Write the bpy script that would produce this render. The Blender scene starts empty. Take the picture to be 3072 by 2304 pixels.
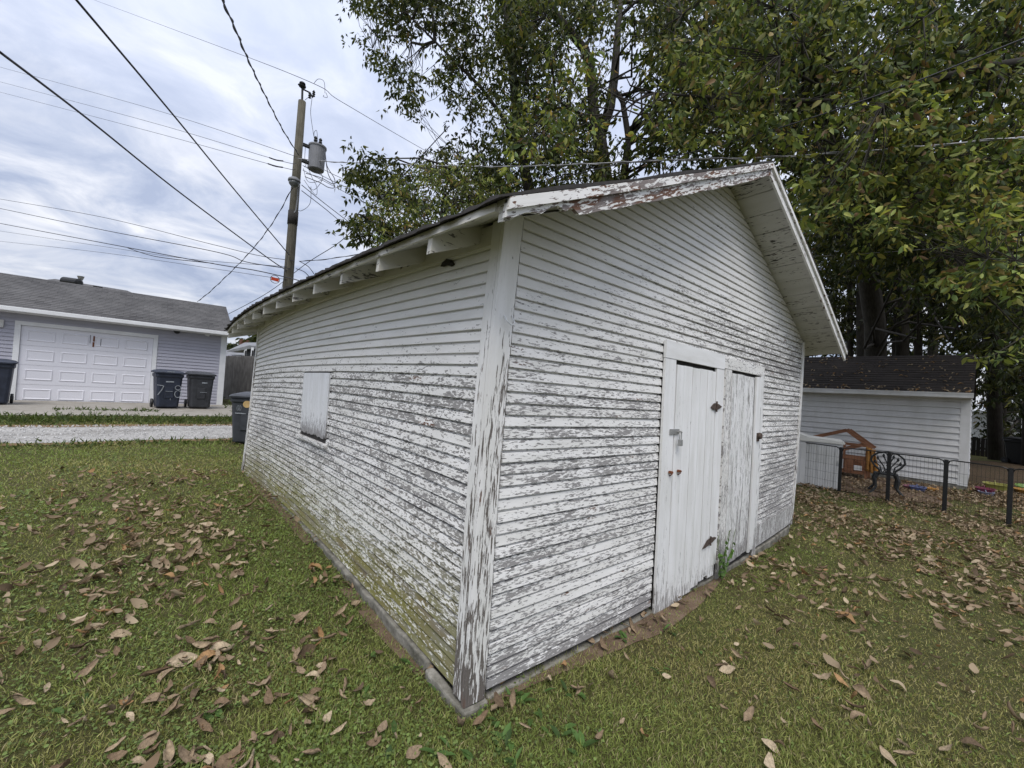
import bpy, math, random
import numpy as np
from mathutils import Vector, Matrix

random.seed(7); rng = np.random.default_rng(11)
S = bpy.context.scene
COL = S.collection

# ---------------------------------------------------------------- camera
CAM_F = 1253.655
CAM_P = np.array([-1.3672, -1.6936, 1.5904])
CR = np.array([0.74645451, -0.66231624, 0.06436504])
CU = np.array([-0.0596735, 0.02971136, 0.99777568])
CF = np.array([0.66275541, 0.74863505, 0.01734455])
cd = bpy.data.cameras.new('camera'); cam = bpy.data.objects.new('camera', cd); COL.objects.link(cam)
cd.sensor_width = 36.0; cd.sensor_fit = 'HORIZONTAL'; cd.lens = CAM_F / 3072 * 36
cd.clip_start = 0.05; cd.clip_end = 600
cam.matrix_world = Matrix(((CR[0], CU[0], -CF[0], CAM_P[0]), (CR[1], CU[1], -CF[1], CAM_P[1]),
                           (CR[2], CU[2], -CF[2], CAM_P[2]), (0, 0, 0, 1)))
S.camera = cam

def at(X, Y, t):
    """point t metres ahead of the camera along the line of sight of a photograph position"""
    return CAM_P + t * (CR * (X - 1536) / CAM_F - CU * (Y - 1152) / CAM_F + CF)

# ---------------------------------------------------------------- world, sun, exposure
S.view_settings.view_transform = 'Standard'; S.view_settings.look = 'None'
S.view_settings.gamma = 1; S.view_settings.use_curve_mapping = False
S.view_settings.exposure = 0.78
try:
    S.cycles.use_denoising = True
    S.cycles.max_bounces = 6; S.cycles.diffuse_bounces = 3; S.cycles.transmission_bounces = 4
except Exception: pass
SUN_EL, SUN_AZ = math.radians(60), math.radians(222)      # azimuth of the sun, from +Y clockwise
w = bpy.data.worlds.new('World'); S.world = w; w.use_nodes = True
nt = w.node_tree; nt.nodes.clear()
def WN(t, **k):
    n = nt.nodes.new(t)
    for a, b in k.items(): setattr(n, a, b)
    return n
wo = WN('ShaderNodeOutputWorld'); wb = WN('ShaderNodeBackground'); wb.inputs[1].default_value = 0.1
sky = WN('ShaderNodeTexSky', sky_type='NISHITA', sun_disc=False, sun_elevation=SUN_EL, sun_rotation=SUN_AZ)
tc = WN('ShaderNodeTexCoord'); sep = WN('ShaderNodeSeparateXYZ'); nt.links.new(tc.outputs['Generated'], sep.inputs[0])
def wmath(op, a, b=None, clamp=False):
    n = WN('ShaderNodeMath', operation=op, use_clamp=clamp)
    for i, v in enumerate((a, b)):
        if v is None: continue
        if isinstance(v, (int, float)): n.inputs[i].default_value = v
        else: nt.links.new(v, n.inputs[i])
    return n.outputs[0]
zz = wmath('ADD', wmath('MAXIMUM', sep.outputs[2], 0.0), 0.42)
cx = WN('ShaderNodeCombineXYZ')
nt.links.new(wmath('DIVIDE', sep.outputs[0], zz), cx.inputs[0]); nt.links.new(wmath('DIVIDE', sep.outputs[1], zz), cx.inputs[1])
def wnoise(scale, detail, rough, dist, off):
    m = WN('ShaderNodeMapping'); m.inputs['Location'].default_value = off; m.inputs['Scale'].default_value = (1.0, 1.55, 1)
    m.inputs['Rotation'].default_value = (0, 0, 0.5)
    nt.links.new(cx.outputs[0], m.inputs[0])
    n = WN('ShaderNodeTexNoise'); nt.links.new(m.outputs[0], n.inputs['Vector'])
    n.inputs['Scale'].default_value = scale; n.inputs['Detail'].default_value = detail
    n.inputs['Roughness'].default_value = rough; n.inputs['Distortion'].default_value = dist
    return n.outputs['Fac']
def wramp(f, stops):
    r = WN('ShaderNodeValToRGB'); nt.links.new(f, r.inputs[0]); e = r.color_ramp.elements
    while len(e) < len(stops): e.new(0.5)
    for i, (p, c) in enumerate(stops): e[i].position = p; e[i].color = (*c, 1)
    return r.outputs[0]
def wmix(f, a, b, bt='MIX'):
    n = WN('ShaderNodeMix', data_type='RGBA', blend_type=bt)
    if isinstance(f, (int, float)): n.inputs[0].default_value = f
    else: nt.links.new(f, n.inputs[0])
    nt.links.new(a, n.inputs[6]); nt.links.new(b, n.inputs[7])
    return n.outputs[2]
big = wramp(wnoise(1.2, 5, .55, .5, (3.1, 1.2, 0)), [(.34, (3.1, 3.45, 4.35)), (.46, (3.7, 4.05, 5.0)), (.60, (4.4, 4.65, 5.45)), (.74, (4.9, 5.1, 5.65))])
small = wramp(wnoise(3.6, 8, .6, .5, (7.7, 2.4, 0)), [(.36, (2.4, 2.85, 4.0)), (.46, (3.5, 3.9, 4.9)), (.56, (5.1, 5.3, 5.9)), (.66, (6.9, 6.9, 7.1))])
lowf = wramp(sep.outputs[2], [(0.0, (.85,) * 3), (.24, (.72,) * 3), (.42, (.40,) * 3), (.62, (.25,) * 3)])
cloud = wmix(wmath('ADD', WN('ShaderNodeRGBToBW').outputs[0], 0) if False else lowf, big, small)
# an overcast sky brightens towards the zenith
zb = wmath('ADD', 0.78, wmath('MULTIPLY', wmath('MAXIMUM', sep.outputs[2], 0.0), 0.85))
zc = WN('ShaderNodeCombineXYZ')
for i in range(3): nt.links.new(zb, zc.inputs[i])
cloud = wmix(1.0, cloud, zc.outputs[0], 'MULTIPLY')
full = wmix(0.95, sky.outputs[0], cloud)
nt.links.new(full, wb.inputs[0]); nt.links.new(wb.outputs[0], wo.inputs[0])
sd = bpy.data.lights.new('sun', 'SUN'); sd.energy = 1.5; sd.angle = math.radians(35); sd.color = (1.0, .955, .89)
so = bpy.data.objects.new('sun', sd); COL.objects.link(so)
sv = Vector((math.sin(SUN_AZ) * math.cos(SUN_EL), math.cos(SUN_AZ) * math.cos(SUN_EL), math.sin(SUN_EL)))
so.rotation_euler = sv.to_track_quat('Z', 'Y').to_euler(); so.location = (-10, -10, 15)

# ---------------------------------------------------------------- shape helpers
def tagp(o, label=None, cat=None, group=None, kind=None):
    if label: o['label'] = label
    if cat: o['category'] = cat
    if group: o['group'] = group
    if kind: o['kind'] = kind
    return o

def base_of(o):
    b = np.zeros(3)
    while o is not None: b = b + np.array(o.location); o = o.parent
    return b

def thing(name, loc, label, cat, group=None):
    o = bpy.data.objects.new(name, None); o.location = loc; o.empty_display_size = .2; COL.objects.link(o)
    return tagp(o, label, cat, group)

class MB:
    """collects vertices and faces, links them as one mesh object"""
    def __init__(s): s.v = []; s.f = []; s.a = []; s.p = []
    def add(s, vs, fs, amt=None, p=None):
        b = len(s.v); s.v += [tuple(x) for x in vs]; s.f += [tuple(b + i for i in f) for f in fs]
        s.a += list(amt) if amt is not None else [0.0] * len(vs)
        s.p += [tuple(x) for x in p] if p is not None else [tuple(x) for x in vs]
        return s
    def box(s, lo, hi, **k):
        (x0, y0, z0), (x1, y1, z1) = lo, hi
        return s.hexa([(x0, y0, z0), (x1, y0, z0), (x1, y1, z0), (x0, y1, z0), (x0, y0, z1), (x1, y0, z1), (x1, y1, z1), (x0, y1, z1)], **k)
    def hexa(s, v, **k):
        return s.add(v, [(0, 3, 2, 1), (4, 5, 6, 7), (0, 1, 5, 4), (1, 2, 6, 5), (2, 3, 7, 6), (3, 0, 4, 7)], **k)
    def obox(s, c, ax, ay, az, **k):
        """box at centre c with half-axis vectors"""
        c, ax, ay, az = map(lambda q: np.array(q, float), (c, ax, ay, az))
        return s.hexa([c + i * ax + j * ay + l * az for l in (-1, 1) for i, j in ((-1, -1), (1, -1), (1, 1), (-1, 1))], **k)
    def bar(s, a, b, w, h=None, up=(0, 0, 1)):
        a = np.array(a, float); b = np.array(b, float); d = b - a; L = np.linalg.norm(d); d = d / L
        up = np.array(up, float)
        if abs(d @ up) > .97: up = np.array((1, 0, 0.))
        sd = np.cross(d, up); sd /= np.linalg.norm(sd); u = np.cross(sd, d)
        return s.obox((a + b) / 2, d * L / 2, sd * w / 2, u * (h or w) / 2)
    def tube(s, pts, r, n=8, cap=True):
        pts = [np.array(p, float) for p in pts]; rs = r if hasattr(r, '__len__') else [r] * len(pts)
        b = []; prev = None
        for i, p in enumerate(pts):
            d = pts[min(i + 1, len(pts) - 1)] - pts[max(i - 1, 0)]; d /= max(np.linalg.norm(d), 1e-9)
            if prev is None:
                u = np.cross(d, (0, 0, 1.) if abs(d[2]) < .9 else (1., 0, 0)); 
            else: u = prev - d * (prev @ d)
            u /= max(np.linalg.norm(u), 1e-9); prev = u; v = np.cross(d, u)
            b.append([p + rs[i] * (u * math.cos(2 * math.pi * k / n) + v * math.sin(2 * math.pi * k / n)) for k in range(n)])
        vs = [q for ring in b for q in ring]; fs = []
        for i in range(len(pts) - 1):
            for k in range(n):
                fs.append((i * n + k, i * n + (k + 1) % n, (i + 1) * n + (k + 1) % n, (i + 1) * n + k))
        if cap: fs.append(tuple(range(n))[::-1]); fs.append(tuple((len(pts) - 1) * n + k for k in range(n)))
        # texture position runs along the tube
        L = 0; pp = []
        for i, ring in enumerate(b):
            if i: L += np.linalg.norm(pts[i] - pts[i - 1])
            pp += [(L, k / n * 2 * math.pi * rs[i], 0) for k in range(n)]
        return s.add(vs, fs, p=pp)
    def lathe(s, prof, c=(0, 0, 0), n=20, axis='z'):
        vs = []; fs = []
        for r, z in prof:
            for k in range(n):
                a = 2 * math.pi * k / n; q = (r * math.cos(a), r * math.sin(a), z)
                if axis == 'x': q = (q[2], q[0], q[1])
                if axis == 'y': q = (q[0], q[2], q[1])
                vs.append((c[0] + q[0], c[1] + q[1], c[2] + q[2]))
        m = len(prof)
        for i in range(m - 1):
            for k in range(n): fs.append((i * n + k, i * n + (k + 1) % n, (i + 1) * n + (k + 1) % n, (i + 1) * n + k))
        fs.append(tuple(range(n))[::-1]); fs.append(tuple((m - 1) * n + k for k in range(n)))
        return s.add(vs, fs)
    def build(s, name, mat, parent=None, smooth=False, bevel=0, **tg):
        me = bpy.data.meshes.new(name); off = base_of(parent)
        me.from_pydata([tuple(np.array(q) - off) for q in s.v], [], s.f)
        if mat: me.materials.append(mat)
        at_ = me.attributes.new('amt', 'FLOAT', 'POINT'); at_.data.foreach_set('value', s.a)
        ap = me.attributes.new('pp', 'FLOAT_VECTOR', 'POINT'); ap.data.foreach_set('vector', np.array(s.p, 'f').ravel())
        if smooth: me.polygons.foreach_set('use_smooth', [True] * len(me.polygons))
        me.update()
        o = bpy.data.objects.new(name, me); COL.objects.link(o); o.parent = parent
        if bevel:
            m = o.modifiers.new('bevel', 'BEVEL'); m.width = bevel; m.segments = 2; m.limit_method = 'ANGLE'
        return tagp(o, **tg)

def np_mesh(name, V, F, mat, parent=None, col=None, smooth=False, mats=None, midx=None, **tg):
    me = bpy.data.meshes.new(name); V = np.asarray(V, 'f'); F = np.asarray(F, 'i'); off = base_of(parent)
    me.vertices.add(len(V)); me.vertices.foreach_set('co', (V - off).astype('f').ravel())
    k = F.shape[1]; me.loops.add(F.size); me.loops.foreach_set('vertex_index', F.ravel())
    me.polygons.add(len(F)); me.polygons.foreach_set('loop_start', np.arange(0, F.size, k, dtype='i'))
    try: me.polygons.foreach_set('loop_total', np.full(len(F), k, 'i'))
    except Exception: pass
    me.materials.append(mat)
    if col is not None:
        ca = me.attributes.new('tint', 'FLOAT_COLOR', 'POINT')
        ca.data.foreach_set('color', np.concatenate([col, np.ones((len(col), 1))], 1).astype('f').ravel())
    if smooth: me.polygons.foreach_set('use_smooth', np.ones(len(F), bool))
    me.update(); me.validate()
    o = bpy.data.objects.new(name, me); COL.objects.link(o); o.parent = parent
    return tagp(o, **tg)

def scatter(P, D, Nn, Ls, Ws, T, TF, col=None, coljit=0):
    """instances of a small leaf template T (along, side, up) as one vertex soup"""
    D = D / np.linalg.norm(D, axis=1, keepdims=True); Sd = np.cross(D, Nn); Sd /= np.linalg.norm(Sd, axis=1, keepdims=True) + 1e-9
    U = np.cross(Sd, D); T = np.asarray(T, float); n = len(P); k = len(T)
    V = (P[:, None] + T[None, :, 0, None] * D[:, None] * Ls[:, None, None] + T[None, :, 1, None] * Sd[:, None] * Ws[:, None, None]
         + T[None, :, 2, None] * U[:, None] * Ls[:, None, None]).reshape(-1, 3)
    TF = np.asarray(TF); F = (TF[None] + (np.arange(n) * k)[:, None, None]).reshape(-1, TF.shape[1])
    c = np.repeat(col, k, 0) if col is not None else None
    return V, F, c

def copy_tree(o, parent=None):
    c = o.copy(); COL.objects.link(c); c.parent = parent
    for ch in list(o.children): copy_tree(ch, c)
    return c

def ss(x, a, b):
    t = np.clip((np.asarray(x, float) - a) / (b - a), 0, 1); return t * t * (3 - 2 * t)

# value noise for placement
_tab = rng.random((64, 64))
def vn(x, y):
    x = np.asarray(x, float); y = np.asarray(y, float); xi = np.floor(x).astype(int); yi = np.floor(y).astype(int)
    fx = x - xi; fy = y - yi; fx = fx * fx * (3 - 2 * fx); fy = fy * fy * (3 - 2 * fy)
    g = lambda a, b: _tab[a % 64, b % 64]
    return (g(xi, yi) * (1 - fx) + g(xi + 1, yi) * fx) * (1 - fy) + (g(xi, yi + 1) * (1 - fx) + g(xi + 1, yi + 1) * fx) * fy
def fbm(x, y, o=3):
    s = 0; a = .5; t = 0
    for i in range(o): s = s + a * vn(np.asarray(x) * 2 ** i + 17 * i, np.asarray(y) * 2 ** i + 5 * i); t += a; a *= .5
    return s / t

# ---------------------------------------------------------------- materials
class NT:
    def __init__(s, name):
        s.m = bpy.data.materials.new(name); s.m.use_nodes = True; s.t = s.m.node_tree
        s.b = s.t.nodes['Principled BSDF']; s.out = s.t.nodes['Material Output']
    def n(s, t, **k):
        q = s.t.nodes.new(t)
        for a, b in k.items(): setattr(q, a, b)
        return q
    def set(s, sock, v):
        if isinstance(v, (int, float)):
            sock.default_value = v if sock.type != 'RGBA' else (v, v, v, 1)
        elif isinstance(v, tuple): sock.default_value = (*v, 1) if sock.type == 'RGBA' and len(v) == 3 else v
        else: s.t.links.new(v, sock)
    def attr(s, name, out='Vector'): return s.n('ShaderNodeAttribute', attribute_name=name).outputs[out]
    def pos(s): return s.n('ShaderNodeNewGeometry').outputs['Position']
    def objp(s): return s.n('ShaderNodeTexCoord').outputs['Object']
    def rnd(s): return s.n('ShaderNodeObjectInfo').outputs['Random']
    def mp(s, v, sc=(1, 1, 1), rot=(0, 0, 0), loc=(0, 0, 0)):
        q = s.n('ShaderNodeMapping'); s.set(q.inputs[0], v); q.inputs['Scale'].default_value = sc
        q.inputs['Rotation'].default_value = rot; q.inputs['Location'].default_value = loc; return q.outputs[0]
    def vadd(s, a, b):
        q = s.n('ShaderNodeVectorMath', operation='ADD'); s.set(q.inputs[0], a); s.set(q.inputs[1], b); return q.outputs[0]
    def noise(s, v, sc, det=4, ro=.55, dist=0, out='Fac'):
        q = s.n('ShaderNodeTexNoise'); s.set(q.inputs['Vector'], v); q.inputs['Scale'].default_value = sc
        q.inputs['Detail'].default_value = det; q.inputs['Roughness'].default_value = ro; q.inputs['Distortion'].default_value = dist
        return q.outputs[out]
    def mth(s, op, a, b=0.0, c=None, clamp=False):
        q = s.n('ShaderNodeMath', operation=op, use_clamp=clamp); s.set(q.inputs[0], a); s.set(q.inputs[1], b)
        if c is not None: s.set(q.inputs[2], c)
        return q.outputs[0]
    def rng(s, v, a, b, c=0.0, d=1.0):
        q = s.n('ShaderNodeMapRange'); s.set(q.inputs[0], v); s.set(q.inputs[1], a); s.set(q.inputs[2], b); s.set(q.inputs[3], c); s.set(q.inputs[4], d)
        return q.outputs[0]
    def ramp(s, f, stops):
        q = s.n('ShaderNodeValToRGB'); s.set(q.inputs[0], f); e = q.color_ramp.elements
        while len(e) < len(stops): e.new(.5)
        for i, (p, c) in enumerate(stops): e[i].position = p; e[i].color = (*c, 1) if isinstance(c, tuple) else (c, c, c, 1)
        return q.outputs[0]
    def mix(s, f, a, b, bt='MIX'):
        q = s.n('ShaderNodeMix', data_type='RGBA', blend_type=bt); s.set(q.inputs[0], f); s.set(q.inputs[6], a); s.set(q.inputs[7], b); return q.outputs[2]
    def bump(s, h, st=.3, d=.01):
        q = s.n('ShaderNodeBump'); s.set(q.inputs['Height'], h); q.inputs['Strength'].default_value = st; q.inputs['Distance'].default_value = d
        s.t.links.new(q.outputs[0], s.b.inputs['Normal']); return q
    def fin(s, col, rough=.8, spec=.3, metal=0.0):
        s.set(s.b.inputs['Base Color'], col); s.set(s.b.inputs['Roughness'], rough)
        s.set(s.b.inputs['Specular IOR Level'], spec); s.set(s.b.inputs['Metallic'], metal); return s.m

def plain(name, col, rough=.7, spec=.3, metal=0.0, var=.15, sc=12, bump=0.0):
    t = NT(name); f = t.noise(t.objp(), sc, 4, .6)
    c = t.mix(t.rng(f, .3, .7, 0, 1), tuple(x * (1 - var) for x in col), tuple(min(1, x * (1 + var)) for x in col))
    if bump: t.bump(f, bump, .01)
    return t.fin(c, rough, spec, metal)

def peel_mat(name, paint=(.80, .79, .775), wood=(.335, .325, .315), brown=.0, vertical=False, algae=False, sc=(26, 115), shine=.55):
    """weathered oil paint flaking off bare boards; pp = (along, across, out), amt = how much paint has gone"""
    t = NT(name); p = t.attr('pp'); r = t.rnd()
    off = t.n('ShaderNodeCombineXYZ'); t.set(off.inputs[0], t.mth('MULTIPLY', r, 37.0)); t.set(off.inputs[1], t.mth('MULTIPLY', r, 91.0))
    q = t.vadd(p, off.outputs[0]); amt = t.attr('amt', 'Fac')
    n1 = t.noise(t.mp(q, (sc[0], sc[1], 20)), 1.0, 5, .62, .35)
    n2 = t.noise(t.mp(q, (sc[0] * .16, sc[1] * .22, 3)), 1.0, 3, .5)
    n3 = t.noise(t.mp(q, (sc[0] * .35, sc[1] * 2.4, 30)), 1.0, 3, .6)       # along the grain
    f = t.mth('ADD', t.mth('MULTIPLY', n1, .60), t.mth('ADD', t.mth('MULTIPLY', n2, .26), t.mth('MULTIPLY', n3, .14)))
    thr = t.rng(amt, 0, 1, .665, .365)
    m = t.rng(t.mth('SUBTRACT', f, thr), -.004, .006)
    m.node.clamp = True
    # bare wood, grey with long grain, brown where it broke away last
    g = t.noise(t.mp(q, (5, sc[1] * 3.2, 60)), 1.0, 4, .65)
    wc = t.mix(t.rng(g, .3, .7), tuple(x * .62 for x in wood), tuple(x * 1.25 for x in wood))
    nb = t.noise(t.mp(q, (3.2, 14, 3)), 1.0, 2, .5)
    wc = t.mix(t.rng(nb, .66 - brown * .5, .74 - brown * .5), wc, t.mix(t.rng(g, .3, .7), (.10, .052, .034), (.20, .11, .075)))
    dirt = t.noise(t.mp(q, (1.6, 9, 2)), 1.0, 5, .6)
    pc = t.mix(t.rng(dirt, .35, .75), paint, tuple(x * k for x, k in zip(paint, (.80, .80, .77))))
    fine = t.noise(t.mp(q, (sc[0] * 3, sc[1] * 3, 60)), 1.0, 3, .6)
    pc = t.mix(t.rng(fine, .62, .74, 0, .35), pc, (.42, .41, .39))
    if algae:
        al = t.attr('alg', 'Fac')
        an = t.noise(t.mp(q, (2.2, 14, 3)), 1.0, 4, .6)
        am = t.mth('MULTIPLY', al, t.rng(an, .22, .50), clamp=True)
        wc = t.mix(am, wc, (.20, .19, .060)); pc = t.mix(t.mth('MULTIPLY', am, .30), pc, (.58, .55, .38))
        br = t.rng(t.noise(t.mp(q, (1.1, 6, 1)), 1.0, 3, .5), .5, .72)
        wc = t.mix(t.mth('MULTIPLY', t.mth('MULTIPLY', br, al), .7), wc, (.17, .125, .085))
    c = t.mix(m, pc, wc)
    t.bump(t.mth('ADD', t.mth('MULTIPLY', t.mth('SUBTRACT', 1.0, m), 1.0), t.mth('ADD', t.mth('MULTIPLY', g, .5), t.mth('MULTIPLY', fine, .25))), .55, .0022)
    return t.fin(c, t.rng(m, 0, 1, shine, .9), .28)

M = {}
M['siding_left'] = peel_mat('peeling_white_paint_mossy', algae=True, sc=(30, 84), wood=(.275, .265, .258))
M['siding'] = peel_mat('peeling_white_paint', sc=(25, 118), wood=(.28, .27, .265))
M['post'] = peel_mat('peeling_corner_board', sc=(9, 82), brown=.10, wood=(.15, .132, .118))
M['barge'] = peel_mat('peeling_bargeboard', sc=(16, 60), brown=.33, wood=(.22, .19, .18))
M['door'] = peel_mat('door_paint', sc=(10, 110), paint=(.80, .80, .80), wood=(.30, .29, .28))
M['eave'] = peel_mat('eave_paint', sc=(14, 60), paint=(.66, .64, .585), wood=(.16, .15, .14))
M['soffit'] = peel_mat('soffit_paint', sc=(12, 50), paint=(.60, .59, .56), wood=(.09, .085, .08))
M['window'] = peel_mat('window_board_paint', sc=(16, 120), paint=(.80, .81, .84), wood=(.30, .29, .29))
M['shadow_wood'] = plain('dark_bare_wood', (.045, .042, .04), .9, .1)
def concrete(name, a, b, sc=8):
    t = NT(name); f = t.noise(t.pos(), sc, 8, .65); g = t.noise(t.pos(), 70, 3, .7)
    c = t.mix(t.rng(f, .35, .68), a, b); c = t.mix(t.rng(g, .55, .75, 0, .5), c, tuple(x * .55 for x in a))
    t.bump(t.mth('ADD', f, t.mth('MULTIPLY', g, .6)), .6, .01); return t.fin(c, .92, .15)
M['concrete'] = concrete('old_concrete', (.11, .105, .085), (.30, .285, .25), 11)
M['slab'] = concrete('driveway_concrete', (.24, .22, .19), (.33, .31, .275), 2.5)
def shingle(name, a, b):
    t = NT(name); v = t.n('ShaderNodeTexBrick'); p = t.attr('pp'); t.set(v.inputs['Vector'], p)
    v.inputs['Scale'].default_value = 1; v.inputs['Brick Width'].default_value = .30; v.inputs['Row Height'].default_value = .14
    v.inputs['Mortar Size'].default_value = .004; v.inputs['Color1'].default_value = (*a, 1); v.inputs['Color2'].default_value = (*b, 1)
    v.inputs['Mortar'].default_value = tuple(x * .5 for x in a) + (1,); v.inputs['Bias'].default_value = 0
    n = t.noise(t.pos(), 160, 2, .8); big = t.noise(t.pos(), .9, 4, .6)
    c = t.mix(t.rng(n, .3, .7, 0, .55), v.outputs[0], tuple(x * .45 for x in a))
    c = t.mix(t.rng(big, .35, .7, 0, .4), c, tuple(x * 1.3 for x in b)); t.bump(n, .5, .006); return t.fin(c, .95, .1)
M['shingle'] = shingle('grey_asphalt_shingle', (.085, .084, .086), (.145, .142, .142))
M['shingle_dark'] = shingle('dark_asphalt_shingle', (.032, .029, .027), (.058, .05, .045))
M['felt'] = plain('old_black_roofing', (.045, .042, .04), .9, .2, bump=.4, sc=30)
M['vinyl_lilac'] = plain('lilac_grey_vinyl', (.41, .41, .47), .55, .3, var=.05, sc=1.5)
t = NT('white_vinyl'); p = t.pos(); n = t.noise(t.mp(p, (1, 1, .35)), 3, 6, .65); n2 = t.noise(t.mp(p, (.6, .6, 4)), 1.2, 4, .6)
c = t.mix(t.rng(n, .40, .75, 0, .5), (.64, .64, .63), (.40, .39, .36)); c = t.mix(t.rng(n2, .50, .72, 0, .35), c, (.44, .45, .40)); M['vinyl_white'] = t.fin(c, .55, .3)
M['white_metal'] = plain('white_painted_metal', (.72, .73, .74), .45, .4, var=.07, sc=3)
M['door_white'] = plain('white_embossed_steel', (.72, .72, .77), .5, .4, var=.04, sc=60, bump=.35)
M['rust'] = plain('rust', (.16, .06, .03), .9, .2, var=.5, sc=40)
M['rusty_iron'] = plain('rusty_iron', (.075, .055, .045), .8, .3, var=.6, sc=60, bump=.3)
M['steel'] = plain('dull_steel', (.35, .35, .34), .45, .5, metal=.6, sc=40)
M['bin_navy'] = plain('navy_plastic', (.022, .028, .045), .55, .4, var=.35, sc=6)
M['bin_grey'] = plain('dark_grey_plastic', (.035, .037, .042), .55, .4, var=.35, sc=6)
M['bin_slate'] = plain('slate_plastic', (.042, .046, .054), .5, .4, var=.25, sc=6)
M['white_mark'] = plain('white_marking', (.25, .27, .29), .7, .2, var=.5, sc=50)
M['black'] = plain('black_painted_metal', (.012, .012, .012), .45, .4, var=.3, sc=20)
M['wire'] = plain('weathered_cable', (.045, .045, .055), .6, .3)
M['wire_alu'] = plain('bare_aluminium_cable', (.30, .30, .31), .5, .5, metal=.3)
def wood_mat(name, a, b, sc=(2, 40)):
    t = NT(name); q = t.attr('pp'); r = t.rnd(); off = t.n('ShaderNodeCombineXYZ'); t.set(off.inputs[1], t.mth('MULTIPLY', r, 31.0)); t.set(off.inputs[0], t.mth('MULTIPLY', r, 13.0))
    q = t.vadd(q, off.outputs[0]); g = t.noise(t.mp(q, (sc[0], sc[1], sc[1])), 1.0, 5, .65, .4); h = t.noise(q, 3, 3, .5)
    c = t.mix(t.rng(g, .3, .7), a, b); c = t.mix(t.rng(h, .4, .7, 0, .4), c, tuple(x * .55 for x in a)); t.bump(g, .5, .006); return t.fin(c, .88, .18)
M['fence_wood'] = wood_mat('weathered_fence_wood', (.13, .125, .115), (.26, .25, .235))
M['pole_wood'] = wood_mat('creosoted_pole_wood', (.070, .064, .048), (.155, .145, .115), (1.2, 30))
M['hutch'] = wood_mat('orange_brown_wood', (.16, .075, .042), (.30, .15, .085))
M['bark'] = wood_mat('dark_bark', (.028, .025, .022), (.075, .068, .058), (4, 26))
M['cloth_gold'] = plain('faded_gold_cloth', (.34, .17, .05), .95, .1, var=.3, sc=8, bump=.3)
def leafmat(name, rough=.55, trans=.35, spec=.18, gain=1.0):
    t = NT(name); c = t.attr('tint', 'Color'); t.fin(c, rough, spec)
    tr = t.n('ShaderNodeBsdfTranslucent'); t.set(tr.inputs[0], t.mix(1.0, c, (1.35 * gain, 1.32 * gain, .7 * gain), 'MULTIPLY'))
    mx = t.n('ShaderNodeMixShader'); mx.inputs[0].default_value = trans
    t.t.links.new(t.b.outputs[0], mx.inputs[1]); t.t.links.new(tr.outputs[0], mx.inputs[2]); t.t.links.new(mx.outputs[0], t.out.inputs[0]); return t.m
M['leaf'] = leafmat('tree_leaf'); M['grass'] = leafmat('grass_blade', .6, .3, .25); M['dry_leaf'] = leafmat('dry_leaf', .85, .12, .15, .8)

# ---------------------------------------------------------------- ground
SHED_W, SHED_L, SHED_H, SLOPE = 5.396, 6.357, 2.508, 0.451
OE, ORK = 0.335, 0.393
GA = np.array([-3.899, 15.7425]); GD = np.array([1.0, 0.0]); GN = np.array([0.0, 1.0])   # garage facade: origin, along, back
def gz(x, y):
    x = np.asarray(x, float); y = np.asarray(y, float)
    d = (x - GA[0]) * GN[0] + (y - GA[1]) * GN[1]          # metres behind the garage facade
    z = -.060 + .060 * (1 - ss(x, .5, 4.8)) + .065 * ss(y, .3, 3.5) * (1 - ss(x, 1, 4)) + .40 * ss(d, -8.0, -1.6) * (1 - ss(x, 3, 9))
    return z + .022 * (fbm(x * .45 + 9, y * .45 + 4, 3) - .5)

def road_d(x, y): return (np.asarray(x) - GA[0]) * GN[0] + (np.asarray(y) - GA[1]) * GN[1]
# road from d=-6.35 to -4.85, grass strip -4.85..-3.6, slab -3.6..0

def axis_pts(lo, hi, fine0, fine1, st, big):
    a = list(np.arange(fine0, fine1, st)); l = []; v = fine0; s = st
    while v > lo: s *= 1.35; v -= s; l.append(v)
    r = []; v = fine1; s = st
    while v < hi: s *= 1.35; v += s; r.append(v)
    return np.array(sorted(l) + a + r)
gx = axis_pts(-160, 200, -9, 17, .22, 0); gy = axis_pts(-120, 220, -6, 18, .22, 0)
XX, YY = np.meshgrid(gx, gy); ZZ = gz(XX, YY)
V = np.stack([XX.ravel(), YY.ravel(), ZZ.ravel()], 1); nx = len(gx)
ii, jj = np.meshgrid(np.arange(nx - 1), np.arange(len(gy) - 1)); a = (jj * nx + ii).ravel()
F = np.stack([a, a + 1, a + nx + 1, a + nx], 1)
t = NT('lawn_soil'); p = t.pos(); n1 = t.noise(p, 1.1, 5, .6); n2 = t.noise(p, 34, 4, .7); n3 = t.noise(p, 190, 3, .7)
c = t.mix(t.rng(n2, .35, .68), (.060, .070, .022), (.15, .145, .058)); c = t.mix(t.rng(n1, .42, .68, 0, .55), c, (.12, .095, .05))
c = t.mix(t.rng(n3, .45, .7, 0, .5), c, (.02, .022, .010)); t.bump(t.mth('ADD', n2, n3), .8, .03)
np_mesh('ground', V, F, t.fin(c, .95, .1), smooth=True, kind='structure')

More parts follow.
